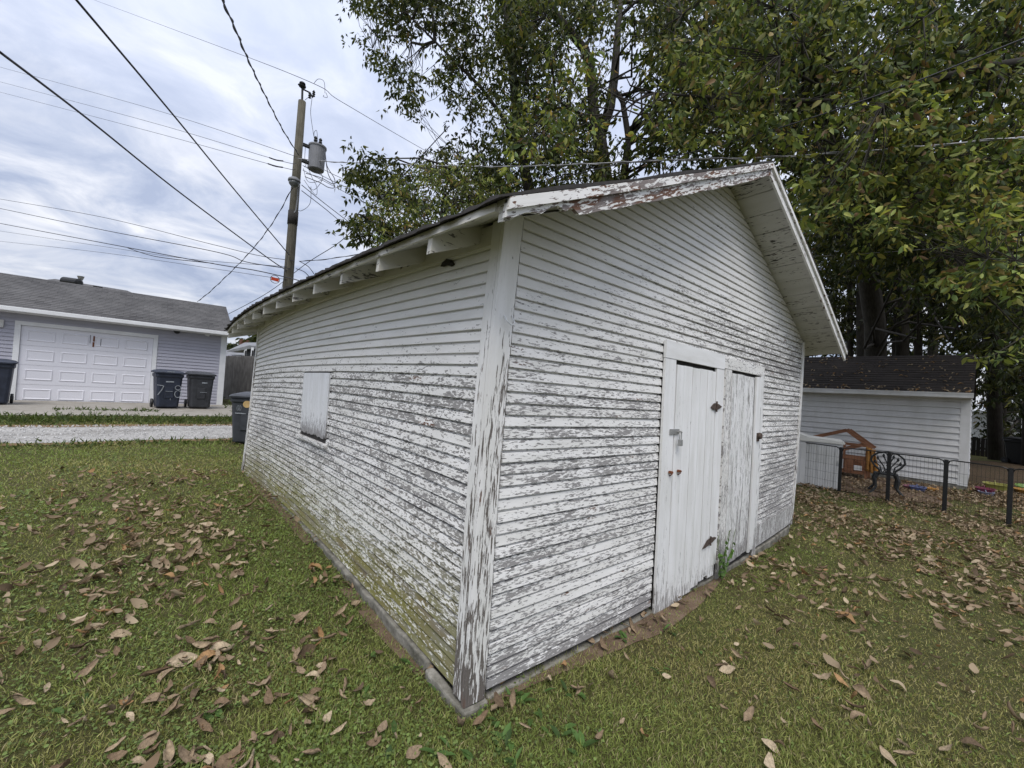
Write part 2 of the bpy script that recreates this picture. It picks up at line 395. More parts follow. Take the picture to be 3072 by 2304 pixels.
def strip(name, d0, d1, u0, u1, mat, lift, nd=8, nu=120, wob=0.0, **tg):
    V = []
    for j in range(nd + 1):
        for i in range(nu + 1):
            u = u0 + (u1 - u0) * i / nu; e = wob * (fbm(u * 1.3 + j * (0 if j in (0, nd) else 0), 3.7 if j < nd / 2 else 9.1, 3) - .5) * 2 if j in (0, nd) else 0
            d = d0 + (d1 - d0) * j / nd + e; q = GA + GD * u + GN * d; V.append((q[0], q[1], float(gz(q[0], q[1])) + lift))
    F = [(j * (nu + 1) + i, j * (nu + 1) + i + 1, (j + 1) * (nu + 1) + i + 1, (j + 1) * (nu + 1) + i) for j in range(nd) for i in range(nu)]
    return np_mesh(name, V, F, mat, smooth=True, **tg)
t = NT('white_gravel'); p = t.pos(); v = t.n('ShaderNodeTexVoronoi'); t.set(v.inputs['Vector'], p); v.inputs['Scale'].default_value = 34
n = t.noise(p, 60, 3, .7); b = t.noise(t.mp(p, (.5, 2.6, 1)), 1.4, 4, .6)
c = t.ramp(v.outputs['Color'], [(0, (.27, .26, .24)), (.35, (.36, .35, .33)), (.7, (.43, .42, .395)), (1, (.52, .51, .485))]); c = t.mix(t.rng(n, .4, .7, 0, .5), c, (.26, .25, .25))
c = t.mix(t.rng(b, .46, .66, 0, .75), c, (.20, .19, .175)); t.bump(v.outputs['Distance'], .8, .02)
M['gravel'] = t.fin(c, .9, .15)
strip('road', -6.35, -4.85, -30, 45, M['gravel'], .012, wob=.14, kind='structure')
strip('driveway', -3.6, .0, -6, 4.95, M['slab'], .014, nu=60, wob=.03, kind='structure')
t = NT('dry_verge'); p = t.pos(); n = t.noise(p, 26, 4, .7)
t.bump(n, .6, .02); verge = t.fin(t.mix(t.rng(n, .35, .7), (.11, .07, .04), (.24, .17, .10)), .95, .1)
strip('verge', -4.95, -4.70, -30, 45, verge, .016, wob=.10, kind='structure')
strip('verge', -6.55, -6.28, -30, 45, verge, .010, wob=.12, kind='structure')
# loose stones on the alley
n = 9000; u = rng.uniform(-8, 12, n); d = rng.uniform(-6.4, -4.8, n); q = GA + GD * u[:, None] + GN * d[:, None]
P = np.stack([q[:, 0], q[:, 1], gz(q[:, 0], q[:, 1]) + .016], 1)
T = [(-.5, 0, 0), (.5, 0, 0), (0, -.5, 0), (0, .5, 0), (0, 0, .5)]; TF = [(0, 2, 4), (2, 1, 4), (1, 3, 4), (3, 0, 4)]
D = np.stack([rng.normal(size=n), rng.normal(size=n), rng.normal(size=n) * .25], 1); sz = rng.uniform(.015, .045, n)
g = rng.uniform(.25, .52, n); Vv, Ff, cc = scatter(P, D, np.tile((0, 0, 1.), (n, 1)), sz, sz * rng.uniform(.6, 1, n), T, TF, np.stack([g, g * .985, g * .96], 1))
t = NT('stone'); M['stone'] = t.fin(t.attr('tint', 'Color'), .9, .15)
np_mesh('gravel', Vv, Ff, M['stone'], col=cc, kind='stuff', label='loose white and grey stones lying on the alley')
# sandy pad inside the pet pen and bare earth along the old garage
t = NT('bare_earth'); p = t.pos(); n = t.noise(p, 5, 6, .65); n2 = t.noise(p, 80, 3, .7)
c = t.mix(t.rng(n, .3, .7), (.105, .070, .048), (.20, .145, .105)); c = t.mix(t.rng(n2, .5, .75, 0, .6), c, (.06, .045, .03)); t.bump(n2, .7, .015)
M['earth'] = t.fin(c, .95, .1)
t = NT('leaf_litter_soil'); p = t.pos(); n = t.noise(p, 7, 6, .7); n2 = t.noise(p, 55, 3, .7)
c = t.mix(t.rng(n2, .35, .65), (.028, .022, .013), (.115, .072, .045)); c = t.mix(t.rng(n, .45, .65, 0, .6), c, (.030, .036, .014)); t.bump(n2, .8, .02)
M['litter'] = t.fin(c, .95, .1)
def patch(name, outline, mat, lift, kind='structure', n=14):
    cx_, cy_ = np.mean(outline, 0); V = [(cx_, cy_, float(gz(cx_, cy_)) + lift)]; R = []
    m = len(outline); k = 6
    for j in range(1, k + 1):
        for i in range(m * 4):
            a, b = outline[i // 4], outline[(i // 4 + 1) % m]; f = (i % 4) / 4
            x = a[0] * (1 - f) + b[0] * f; y = a[1] * (1 - f) + b[1] * f; w_ = 1 + (.10 * (random.random() - .5) if j == k else 0)
            x = cx_ + (x - cx_) * j / k * w_; y = cy_ + (y - cy_) * j / k * w_; V.append((x, y, float(gz(x, y)) + lift))
    F = []; r = m * 4
    F4 = [(1 + (j - 1) * r + i, 1 + (j - 1) * r + (i + 1) % r, 1 + j * r + (i + 1) % r, 1 + j * r + i) for j in range(1, k) for i in range(r)]
    F3 = [(0, 1 + (i + 1) % r, 1 + i) for i in range(r)]
    me = bpy.data.meshes.new(name); me.from_pydata(V, [], [tuple(reversed(f)) if False else f for f in F4] + F3); me.materials.append(mat)
    me.polygons.foreach_set('use_smooth', [True] * len(me.polygons)); me.update()
    o = bpy.data.objects.new(name, me); COL.objects.link(o); return tagp(o, kind=kind)
patch('bare_ground', [(9.7, 1.6), (13.4, 2.4), (13.4, -1.3), (11.6, -1.25), (10.5, -1.35), (9.7, -.6)], M['earth'], .014)
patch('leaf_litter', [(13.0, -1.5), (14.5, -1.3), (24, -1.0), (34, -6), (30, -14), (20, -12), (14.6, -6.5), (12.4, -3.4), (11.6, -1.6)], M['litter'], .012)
patch('bare_strip', [(-.02, -.08), (.4, -.13), (.9, -.20), (1.4, -.27), (2.0, -.25), (2.6, -.17), (3.0, -.10), (3.0, .05), (-.05, .05)], M['earth'], .006)
patch('bare_strip', [(-.15, .3), (-.17, 1.5), (.05, 1.5), (.05, .3)], M['earth'], .006)
patch('bare_strip', [(-.15, 2.4), (-.14, 3.6), (-.13, 5.4), (.05, 5.4), (.05, 2.4)], M['earth'], .006)

# ---------------------------------------------------------------- the old garage in the middle
CM = np.array([[-0.0424, -0.1031, -0.1062], [0.1826, 0.0333, 0.1461], [0.021, 0.0165, -0.2203], [-0.0646, 0.1054, 0.0813], [-0.0785, -0.2007, -0.2166], [0.0623, 0.0995, 0.1955], [0.2064, 0.0276, -0.2329], [-0.0152, -0.0147, 0.1044], [-0.2115, -0.1875, -0.044], [-0.037, -0.138, -0.0212], [0.0214, -0.1238, 0.1086], [-0.1795, -0.0132, -0.052], [0.235, 0.0454, -0.2938], [-0.0812, -0.1192, -0.1478], [0.0791, 0.0286, 0.0341], [0.0685, -0.005, -0.0121], [0.1447, -0.0764, -0.0204], [-0.0769, -0.0433, 0.0696], [0.1021, -0.0305, -0.1415], [-0.0762, -0.0535, 0.0951]])
def Dm(P):
    """how the old frame has settled: a smooth few-centimetre lean and sag"""
    P = np.atleast_2d(np.array(P, float)); Q = P.copy()
    Q[:, 0] = np.clip(Q[:, 0], -.4, 5.8); Q[:, 1] = np.clip(Q[:, 1], -.45, 7.2); Q[:, 2] = np.clip(Q[:, 2], -.15, 4.0)
    x, y, z = Q[:, 0] / SHED_W, Q[:, 1] / SHED_L, Q[:, 2] / SHED_H
    A = np.stack([x, y, z, x*x, y*y, z*z, x*y, x*z, y*z, y**3, y*y*z, z*z*y, x*y*z, x*x*z, x**3, z**3, y**3*z, np.ones_like(x), y**4*z, y**4], -1)
    return P + A @ CM
EAVE0 = Dm([(-OE, -ORK, SHED_H - SLOPE * OE)])[0]
def Rf(P):
    """roof parts: the rake's shape carried back along the sagging eave"""
    P = np.atleast_2d(np.array(P, float)); F0 = P.copy(); F0[:, 1] = -ORK
    E = P.copy(); E[:, 0] = -OE; E[:, 2] = SHED_H - SLOPE * OE
    G0 = E.copy(); G0[:, 1] = -ORK
    loc = Dm(P); rake = Dm(F0) + Dm(E) - Dm(G0)
    w_ = ss(P[:, 0], .15, 1.2)[:, None] * ss(P[:, 1], .0, .5)[:, None]
    return loc * (1 - w_) + rake * w_

shed = thing('old_garage', (0, 0, 0), 'old clapboard garage with white paint flaking off bare grey boards', 'garage')
def amt_left(y, z):
    a = np.interp(z, [-.2, 0, .25, .5, 1.0, 1.45, 1.62, 1.72, 1.95, 2.2, 2.6], [.85, .80, .66, .56, .50, .48, .42, .30, .21, .11, .05])
    return np.clip(a + .28 * (fbm(y * 1.1 + 3, z * 3.4, 3) - .5), 0, 1)
def amt_right(x, z):
    a = np.interp(z, [-.2, 0, .15, .4, .9, 1.6, 1.95, 2.15, 2.45, 3.0, 4], [.82, .72, .56, .46, .44, .42, .38, .37, .30, .18, .11])
    a = a + .10 * ss(x, 3.6, 4.5) + .12 * ss(x, 1, 2.2) * ss(z, 1.9, 2.1) * (1 - ss(z, 2.4, 2.8)) - .13 * (1 - ss(x, .4, 1.6)) * ss(z, 1.5, 2.2)
    return np.clip(a + .30 * (fbm(x * 1.1 + 13, z * 3.4 + 7, 3) - .5), 0, 1)
def alg_left(y, z): return np.clip(np.interp(z, [0, .15, .35, .6, .85], [1, .95, .7, .28, 0]) * (.55 + .9 * fbm(y * .8, z * 2, 2)), 0, 1)
def shed_build(mb, name, mat, parent=None, warp=Dm, alg=False, amt=None, **k):
    U = np.array(mb.v); 
    if amt is not None: mb.a = list(amt(U)) if callable(amt) else [amt] * len(U)
    mb.v = [tuple(q) for q in warp(U)]
    o = mb.build(name, mat, shed if parent is None else parent, **k)
    if alg:
        q = o.data.attributes.new('alg', 'FLOAT', 'POINT'); q.data.foreach_set('value', alg_left(U[:, 1], U[:, 2]))
    return o
def longbox(lo, hi, ax, seg=.3, pax=None):
    """box cut into segments along axis ax so that it can follow the sag; pp runs along ax"""
    mb = MB(); lo = list(lo); hi = list(hi); n = max(1, int(math.ceil((hi[ax] - lo[ax]) / seg)))
    o1, o2 = [i for i in range(3) if i != ax]
    vs = []; pp = []
    for i in range(n + 1):
        for (p_, q_) in ((0, 0), (1, 0), (1, 1), (0, 1)):
            v = [0, 0, 0]; v[ax] = lo[ax] + (hi[ax] - lo[ax]) * i / n; v[o1] = (lo, hi)[p_][o1]; v[o2] = (lo, hi)[q_][o2]
            vs.append(v); pp.append((v[ax], v[o2] + v[o1], v[o1]))
    fs = [(i * 4 + k, i * 4 + (k + 1) % 4, (i + 1) * 4 + (k + 1) % 4, (i + 1) * 4 + k) for i in range(n) for k in range(4)]
    fs += [(0, 3, 2, 1), (n * 4, n * 4 + 1, n * 4 + 2, n * 4 + 3)]
    return mb.add(vs, fs, p=pp)
C0 = .0635
def course(face, a0, a1, z0, z1, mat, amt, top=None, parent=None, name='siding_board', alg=False, slope_cut=None):
    """one lapped siding board with a recessed joint above it; face 'l' runs along y at x=0, 'r' along x at y=0"""
    n = max(1, int(math.ceil((a1 - a0) / .28))); prof = [(-.014, z0), (.0155, z0), (.0175, z0 + .003), (.0115, z1 - .0135), (-.001, z1 - .0105), (-.003, z1 + .001), (-.014, z1 + .001)]
    jit = random.uniform(-.0018, .0018); zj = random.uniform(-.0012, .0012); da = random.gauss(0, .040) * min(1, max(.25, (2.6 - z0) / 1.2)); vs = []; pp = []; am = []
    for i in range(n + 1):
        a = a0 + (a1 - a0) * i / n; wv = .0018 * math.sin(a * 2.1 + z0 * 37) + jit
        for k, (o, z) in enumerate(prof):
            aa = a
            if slope_cut:    # ends follow the roof line
                if i == 0: aa = slope_cut[0](z)
                if i == n: aa = slope_cut[1](z)
            o2 = o + (wv if o > .001 else 0)
            vs.append((-o2, aa, z + zj) if face == 'l' else (aa, -o2, z + zj)); pp.append((aa, z, o)); am.append(min(1, max(0, float(amt(aa, z)) + da)))
    m = len(prof); fs = [(i * m + k, i * m + k + 1, (i + 1) * m + k + 1, (i + 1) * m + k) for i in range(n) for k in range(m - 1)]
    fs += [tuple(range(m))[::-1], tuple(n * m + k for k in range(m))]
    mb = MB(); mb.add(vs, fs, amt=am, p=pp); return shed_build(mb, name, mat, parent, alg=alg)

NC = 39
WIN = (2.43, 3.33, .955, 1.645)      # boarded window on the long wall: y0 y1 z0 z1
for i in range(NC):
    z0 = i * C0; z1 = z0 + C0; segs = [(.075, SHED_L - .06)]
    if z1 > WIN[2] + .01 and z0 < WIN[3] - .01: segs = [(.075, WIN[0] - .004), (WIN[1] + .004, SHED_L - .06)]
    out = []
    for s0, s1 in segs:
        if s1 - s0 > 2.5 and random.random() < .55: j = random.uniform(s0 + .6, s1 - .6); out += [(s0, j - .001), (j + .0015, s1)]
        else: out.append((s0, s1))
    for s0, s1 in out: course('l', s0, s1, z0, z1, M['siding_left'], amt_left, alg=True)
DR1 = (1.69, 2.79); DR2 = (2.84, 3.84)    # the two doorways on the gable wall, over their casings
cutl = lambda z: (z - SHED_H) / SLOPE + .03
cutr = lambda z: SHED_W - (z - SHED_H) / SLOPE - .03
nz = int((SHED_H + SLOPE * SHED_W / 2) / C0)
for i in range(nz):
    z0 = i * C0; z1 = z0 + C0
    if z0 < SHED_H - .01:
        segs = []
        full = z0 > 2.02
        if full: segs = [(.115, SHED_W - .06)]
        else:
            segs = [(.115, DR1[0])]
            if z1 > .25 and z0 < 2.0: segs.append((DR1[1] - .012, DR2[0] + .03))
            segs.append((DR2[1] + .0, SHED_W - .06))
        out = []
        for s0, s1 in segs:
            if s0 > 3.8 and z0 < .25: continue
            if full and random.random() < .6: j = random.uniform(1.3, 3.9); out += [(s0, j - .001), (j + .0015, s1)]
            else: out.append((s0, s1))
        for s0, s1 in out: course('r', s0, s1, z0, z1, M['siding'], amt_right)
    else:
        zm = z0 + C0 * .9
        a0, a1 = cutl(zm), cutr(zm)
        if a1 - a0 < .12: break
        cr = lambda z, f=cutl: f(z)
        course('r', a0, a1, z0, z1, M['siding'], amt_right, slope_cut=(cutl, cutr))
# light-blocking dark backing added behind the boards, the hidden walls and the concrete footing
sh = SHED_W; bk = .02
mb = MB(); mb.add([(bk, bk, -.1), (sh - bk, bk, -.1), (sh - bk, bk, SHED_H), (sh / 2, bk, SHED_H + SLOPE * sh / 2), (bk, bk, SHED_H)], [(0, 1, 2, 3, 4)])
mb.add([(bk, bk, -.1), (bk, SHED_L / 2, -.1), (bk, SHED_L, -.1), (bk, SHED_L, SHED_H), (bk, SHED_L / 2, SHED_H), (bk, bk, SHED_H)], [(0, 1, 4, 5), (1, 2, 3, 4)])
shed_build(mb, 'wall_backing', M['shadow_wood'])
mb = longbox((SHED_W - .015, 0, -.1), (SHED_W + .01, SHED_L, SHED_H - .05), 1, .8); shed_build(mb, 'rear_wall', M['siding'], amt=.4)
mb = longbox((0.02, SHED_L - .01, -.1), (SHED_W - .02, SHED_L + .015, SHED_H), 0, .8); 
mb.add([(0.02, SHED_L, SHED_H), (SHED_W - .02, SHED_L, SHED_H), (SHED_W / 2, SHED_L, SHED_H + SLOPE * SHED_W / 2)], [(0, 1, 2)])
shed_build(mb, 'rear_wall', M['siding'], amt=.4, warp=Rf)
# corner boards (each corner is two boards)
for lo, hi, nm in (((-.030, 0, -.012), (-.004, .074, SHED_H - .02), 'l'), ((-.030, -.028, -.030), (.098, -.003, SHED_H + .03), 'r'),
               ((SHED_W - .075, -.026, -.03), (SHED_W + .005, -.003, SHED_H - .0), 'r'), ((-.028, SHED_L - .07, -.03), (-.003, SHED_L + .03, SHED_H - .0), 'l')):
    mb = longbox(lo, hi, 2, .25)
    a = (lambda U: np.clip(np.interp(U[:, 2], [0, .15, .5, 1.0, 1.5, 1.9, 2.2, 2.6], [.72, .56, .48, .45, .38, .27, .14, .05]) + .0, 0, 1))
    shed_build(mb, 'corner_board', M['post'], amt=a)
# frieze boards and skirting
mb = longbox((-.022, .075, SHED_H - .14), (-.002, SHED_L - .05, SHED_H - .03), 1); shed_build(mb, 'frieze_board', M['eave'], amt=.12)
mb = longbox((DR2[1] + .03, -.020, -.0), (SHED_W - .08, -.002, .252), 0)
mb.p = [(q[2] , q[0], 0) for q in mb.v]; shed_build(mb, 'skirting_board', M['door'], amt=.62)
# footing: strips of concrete, one corner piece cracked off
def lump(pts, top, bot, name, seed=0, rise=None):
    mb = MB(); n = len(pts); rr = random.Random(seed)
    vs = []
    for (a, b) in pts:
        vs += [(a[0], a[1], bot), (b[0], b[1], bot), (b[0], b[1], top + rr.uniform(-.006, .006)), (a[0], a[1], top + rr.uniform(-.006, .006))]
    fs = [(i * 4 + k, i * 4 + (k + 1) % 4, (i + 1) * 4 + (k + 1) % 4, (i + 1) * 4 + k) for i in range(n - 1) for k in range(4)] + [(0, 3, 2, 1), ((n - 1) * 4, (n - 1) * 4 + 1, (n - 1) * 4 + 2, (n - 1) * 4 + 3)]
    mb.add(vs, fs); return shed_build(mb, name, M['concrete'], bevel=.010)
rr = random.Random(3)
lump([((-.026 - rr.uniform(0, .022), y), (.05, y)) for y in np.arange(.335, SHED_L + .05, .13)], -.010, -.22, 'footing', 5)
lump([((-.050, .325), (.0, .325)), ((-.058, .26), (.0, .26)), ((-.051, .18), (.0, .18)), ((-.055, .09), (.0, .1)), ((-.048, .02), (.0, .02)), ((-.045, -.052), (.0, -.03))], -.030, -.2, 'footing', 7)
lump([((-.045, -.056), (-.03, .02)), ((.01, -.060), (.01, .02)), ((.06, -.052), (.06, .02)), ((.112, -.044), (.112, .02))], -.036, -.2, 'footing', 8)
lump([((x, -.012 - rr.uniform(0, .02)), (x, .08)) for x in np.arange(.13, SHED_W + .02, .13)], -.045, -.26, 'footing', 9)

# window closed with one painted board, with its sill
y0, y1, z0, z1 = WIN
mb = longbox((-.012, y0 + .008, z0 + .03), (.0, y1 - .008, z1 - .012), 2, .1)
a = lambda U: np.interp(U[:, 2], [z0, z0 + .07, z0 + .16, z0 + .3, z1], [1.0, .80, .42, .22, .14])
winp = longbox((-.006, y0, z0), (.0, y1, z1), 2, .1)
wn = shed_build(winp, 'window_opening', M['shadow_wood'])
vs = []; k = 26
for i in range(k + 1):            # ragged, rotted foot of the board
    yy = y0 + .012 + (y1 - y0 - .024) * i / k; zb = z0 + .035 + .05 * random.random() ** 2 * (1 if i % 2 else .3)
    for zz_ in (zb, z0 + .12, z0 + .3, z0 + .5, z1 - .012): vs += [(-.020, yy, zz_)]
mb = MB(); fs = [(i * 5 + j, (i + 1) * 5 + j, (i + 1) * 5 + j + 1, i * 5 + j + 1) for i in range(k) for j in range(4)]
nb_ = len(vs); vs2 = [(q[0] + .014, q[1], q[2]) for q in vs]; fs2 = [tuple(nb_ + q for q in f)[::-1] for f in fs]
rim = [i * 5 for i in range(k + 1)] + [k * 5 + j for j in range(1, 5)] + [i * 5 + 4 for i in range(k - 1, -1, -1)] + [j for j in range(3, 0, -1)]
fs3 = [(rim[i], rim[(i + 1) % len(rim)], nb_ + rim[(i + 1) % len(rim)], nb_ + rim[i]) for i in range(len(rim))]
mb.add(vs + vs2, fs + fs2 + fs3, p=[(q[2], q[1], 0) for q in vs + vs2])
shed_build(mb, 'window_board', M['window'], amt=a, parent=None, label='white board nailed over the window, rotted along its foot')
mb = longbox((-.045, y0 - .05, z0 - .035), (-.0, y1 + .06, z0 - .004), 1); shed_build(mb, 'window_sill', M['siding'], amt=.45)
mb = longbox((-.024, y0 - .06, z1 + .001), (-.016, y1 + .03, z1 + .012), 1); shed_build(mb, 'drip_strip', M['siding'], amt=.35)

# doors ----------------------------------------------------------
YD = -.022
def vboard(name, x0, x1, z0, z1, mat, yo=YD, th=.02, amt=.25, parent=None, lean=0, rag=0, amf=None, **k):
    mb = longbox((x0, yo - th, z0), (x1, yo, z1), 2, .2)
    V = np.array(mb.v)
    if lean: V[:, 0] += lean * (V[:, 2] - z1) / (z0 - z1)
    mb.v = [tuple(q) for q in V]
    mb.p = [(q[2], q[0], q[1]) for q in mb.v]
    if amf is None:
        amf = lambda U: np.clip(amt + np.interp(U[:, 2], [-.1, .05, .2, .5], [.5, .35, .12, 0]), 0, 1)
    return shed_build(mb, name, mat, parent, amt=amf, **k)
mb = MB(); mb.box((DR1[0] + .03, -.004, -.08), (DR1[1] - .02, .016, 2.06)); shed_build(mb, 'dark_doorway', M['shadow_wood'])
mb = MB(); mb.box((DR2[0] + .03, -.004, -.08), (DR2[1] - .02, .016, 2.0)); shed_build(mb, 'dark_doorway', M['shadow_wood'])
vboard('door_casing', DR1[0] - .005, 1.852, -.085, 1.928, M['door'], amt=.18, lean=.02)
vboard('door_casing', 2.612, 2.775, .10, 1.928, M['door'], amt=.12)
mb = longbox((DR1[0] - .008, YD - .024, 1.930), (2.775, YD + .0, 2.062), 0); shed_build(mb, 'door_lintel', M['door'], amt=.10)
door1 = bpy.data.objects.new('plank_door', None); door1.parent = shed; COL.objects.link(door1)
tagp(door1, label='wider plank door on the left with a padlock, freshly painted')
xs = [1.872, 1.998, 2.146, 2.290, 2.432, 2.535, 2.606]
for i in range(6):
    vboard('door_plank', xs[i] + .0035, xs[i + 1] - .0035, -.07 + .018 * i + random.uniform(-.012, .01), 1.896 + random.uniform(-.006, .004), M['door'], yo=YD + .002 + random.uniform(-.002, .002), amt=.10 + .05 * (i in (0, 5)), parent=door1, lean=.0)
vboard('door_plank', 2.608, 2.742, -.005, .34, M['door'], yo=YD + .002, amt=.16, parent=door1)
# second doorway
mb = longbox((DR2[0] - .05, YD - .016, 1.945), (3.86, YD + .006, 2.045), 0); shed_build(mb, 'door_lintel', M['siding'], amt=.38)
vboard('door_casing', 2.825, 2.965, -.085, 1.94, M['siding'], yo=YD + .004, amt=.45)
vboard('door_casing', 3.762, 3.852, -.10, 1.943, M['door'], yo=YD + .002, amt=.35)
door2 = bpy.data.objects.new('plank_door', None); door2.parent = shed; COL.objects.link(door2)
tagp(door2, label='narrower plank door on the right, more weathered')
xs = [2.985, 3.13, 3.285, 3.43, 3.575]
for i in range(4):
    vboard('door_plank', xs[i] + .0038, xs[i + 1] - .0038, .01 + .01 * i, 1.915 + random.uniform(-.006, .004), M['door'], yo=YD + .006, amt=.42, parent=door2)
vboard('door_plank', 3.59, 3.64, .02, 1.92, M['door'], yo=YD - .012, amt=.12, parent=door2)
vboard('door_plank', 3.645, 3.748, .03, 1.925, M['door'], yo=YD - .004, amt=.10, parent=door2)
# iron fittings
def poly_plate(pts, y, th, name, mat, parent, **k):
    mb = MB(); n = len(pts); vs = [(x, y, z) for x, z in pts] + [(x, y - th, z) for x, z in pts]
    mb.add(vs, [tuple(range(n)), tuple(range(n, 2 * n))[::-1]] + [(i, (i + 1) % n, n + (i + 1) % n, n + i) for i in range(n)]); return shed_build(mb, name, mat, parent, **k)
YF = YD - .024
h1 = poly_plate([(2.50, 1.575), (2.56, 1.61), (2.61, 1.615), (2.67, 1.605), (2.735, 1.585), (2.68, 1.565), (2.61, 1.55), (2.55, 1.556)], YF, .005, 'strap_hinge', M['rusty_iron'], door1)
mb = MB(); mb.tube([(2.611, YF - .008, 1.535), (2.611, YF - .008, 1.63)], .008); shed_build(mb, 'hinge_pin', M['rusty_iron'], h1)
h2 = poly_plate([(2.46, .31), (2.55, .375), (2.62, .385), (2.71, .375), (2.745, .36), (2.66, .335), (2.60, .325), (2.52, .31)], YF, .005, 'strap_hinge', M['rusty_iron'], door1)
mb = MB(); mb.tube([(2.611, YF - .008, .315), (2.611, YF - .008, .40)], .008); shed_build(mb, 'hinge_pin', M['rusty_iron'], h2)
mb = MB(); mb.box((1.79, YF - .006, 1.345), (1.935, YF, 1.385)); mb.tube([(1.90, YF - .006, 1.365), (1.905, YF - .03, 1.37), (1.93, YF - .03, 1.36), (1.93, YF - .006, 1.365)], .005)
shed_build(mb, 'hasp', M['steel'], door1)
lk = shed_build(MB().box((1.888, YF - .042, 1.255), (1.930, YF - .020, 1.305)), 'padlock', M['steel'], door1, bevel=.003)
mb = MB(); mb.tube([(1.895, YF - .031, 1.30), (1.895, YF - .031, 1.345), (1.902, YF - .031, 1.362), (1.915, YF - .031, 1.362), (1.922, YF - .031, 1.345), (1.922, YF - .031, 1.30)], .004); shed_build(mb, 'shackle', M['steel'], lk)
for x in (1.82, 1.955):
    mb = MB(); mb.tube([(x - .02, YF - .008, 1.052), (x + .02, YF - .010, 1.046)], .011); mb.tube([(x, YF, 1.02), (x, YF - .02, 1.035), (x, YF, 1.05)], .005); shed_build(mb, 'old_latch', M['rust'], door1)
mb = MB(); mb.lathe([(.0, 0), (.03, .0), (.036, -.02), (.03, -.04), (0, -.045)], (3.70, YF - .0, 1.30), 12, 'y'); mb.box((3.66, YF - .012, 1.24), (3.72, YF, 1.33)); shed_build(mb, 'latch_block', M['rusty_iron'], door2)
# hook and eye screwed to the corner board
mb = MB(); mb.tube([(.035, -.030, 1.975), (.032, -.06, 1.945), (.06, -.064, 1.928), (.088, -.06, 1.94), (.086, -.03, 1.985)], .0035, 6); shed_build(mb, 'wire_hook', M['white_metal'])
mb = MB(); mb.tube([(.0, 0, 0), (0, 0, 0.001)], .001) 

# roof -----------------------------------------------------------
RT = SHED_H; RY0, RY1 = -ORK, 7.1
TH = .028
def rz(x): return RT + SLOPE * min(x, SHED_W - x)           # underside of the roof boards at the wall plane height
nb = 12; e0 = -OE; rl = SHED_W / 2 - e0
for side in (0, 1):
    for i in range(nb):
        a0 = e0 + rl * i / nb + .005; a1 = e0 + rl * (i + 1) / nb - .005
        xa, xb = (a0, a1) if side == 0 else (SHED_W - a1, SHED_W - a0)
        cuts = [RY0, RY1] if random.random() < .5 else [RY0, random.uniform(1, 5), RY1]
        for c0_, c1_ in zip(cuts[:-1], cuts[1:]):
            n = max(2, int((c1_ - c0_) / .5)); vs = []; pp = []
            for j in range(n + 1):
                y = c0_ + .001 + (c1_ - c0_ - .002) * j / n
                for x_, dz in ((xa, 0), (xb, 0), (xb, TH), (xa, TH)): vs.append((x_, y, rz(x_) + dz)); pp.append((y, x_ * 1.1, dz))
            fs = [(j * 4 + k, j * 4 + (k + 1) % 4, (j + 1) * 4 + (k + 1) % 4, (j + 1) * 4 + k) for j in range(n) for k in range(4)] + [(0, 3, 2, 1), (n * 4, n * 4 + 1, n * 4 + 2, n * 4 + 3)]
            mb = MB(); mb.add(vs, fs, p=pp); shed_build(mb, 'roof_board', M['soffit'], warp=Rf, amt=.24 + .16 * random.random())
# shingles over them, a sheet with an uneven edge
for side in (0, 1):
    vs = []; n = 150; m = 10
    for j in range(n + 1):
        y = RY0 - .035 + (RY1 + .05 - RY0) * j / n
        for i in range(m + 1):
            a_ = e0 - .03 + (rl + .03) * i / m
            if i == 0: a_ -= random.uniform(-.012, .030)
            x_ = a_ if side == 0 else SHED_W - a_; yy = y - (random.uniform(0, .012) if j == 0 else 0)
            ed = random.uniform(-.006, .010) if i == 0 or j == 0 else 0
            for dz in (TH + .002, TH + .015 + random.uniform(0, .005)): vs.append((x_, yy, RT + SLOPE * a_ + dz + ed * (dz > TH + .01)))
    fs = []; st = (m + 1) * 2
    for j in range(n):
        for i in range(m):
            b = j * st + i * 2; fs += [(b, b + 2, b + 2 + st, b + st), (b + 1, b + 1 + st, b + 3 + st, b + 3)]
        b = j * st; fs += [(b, b + st, b + st + 1, b + 1)]
        b = j * st + 2 * m; fs += [(b, b + 1, b + st + 1, b + st)]
    for i in range(m):
        b = i * 2; fs.append((b, b + 1, b + 3, b + 2)); b = n * st + i * 2; fs.append((b, b + 2, b + 3, b + 1))
    mb = MB(); mb.add(vs, fs, p=[(q[1], q[0] * 1.1, 0) for q in vs]); shed_build(mb, 'roof_covering', M['felt'], warp=Rf)
# rafters with their sawn tails under the eave
for k in range(-1, 12):
    y = .206 + .621 * k
    if k == -1: y = RY0 + .02
    for side in (0, 1):
        if side == 1 and k != -1 and k != 11: 
            continue
        a0, a1 = -OE + .012, (1.2 if 0 <= k <= 10 else SHED_W / 2 - .01)
        if k == -1: a1 = -OE + .06
        f = (lambda a: a) if side == 0 else (lambda a: SHED_W - a)
        n = 5; vs = []; pp = []
        dp = .105 if k >= 0 else .07
        for i in range(n + 1):
            a_ = a0 + (a1 - a0) * i / n; zt = RT + SLOPE * a_ - .001
            for yy, zz_ in ((y - .02, zt - dp), (y + .02, zt - dp), (y + .02, zt), (y - .02, zt)): vs.append((f(a_), yy, zz_)); pp.append((a_, zz_, yy))
        fs = [(i * 4 + q, i * 4 + (q + 1) % 4, (i + 1) * 4 + (q + 1) % 4, (i + 1) * 4 + q) for i in range(n) for q in range(4)] + [(0, 3, 2, 1), (n * 4, n * 4 + 1, n * 4 + 2, n * 4 + 3)]
        if k == -1 and side == 1: continue
        mb = MB(); mb.add(vs, fs, p=pp); shed_build(mb, 'rafter_tail', M['eave'], warp=Rf if k > 10 else Dm, amt=.18 + .22 * random.random())
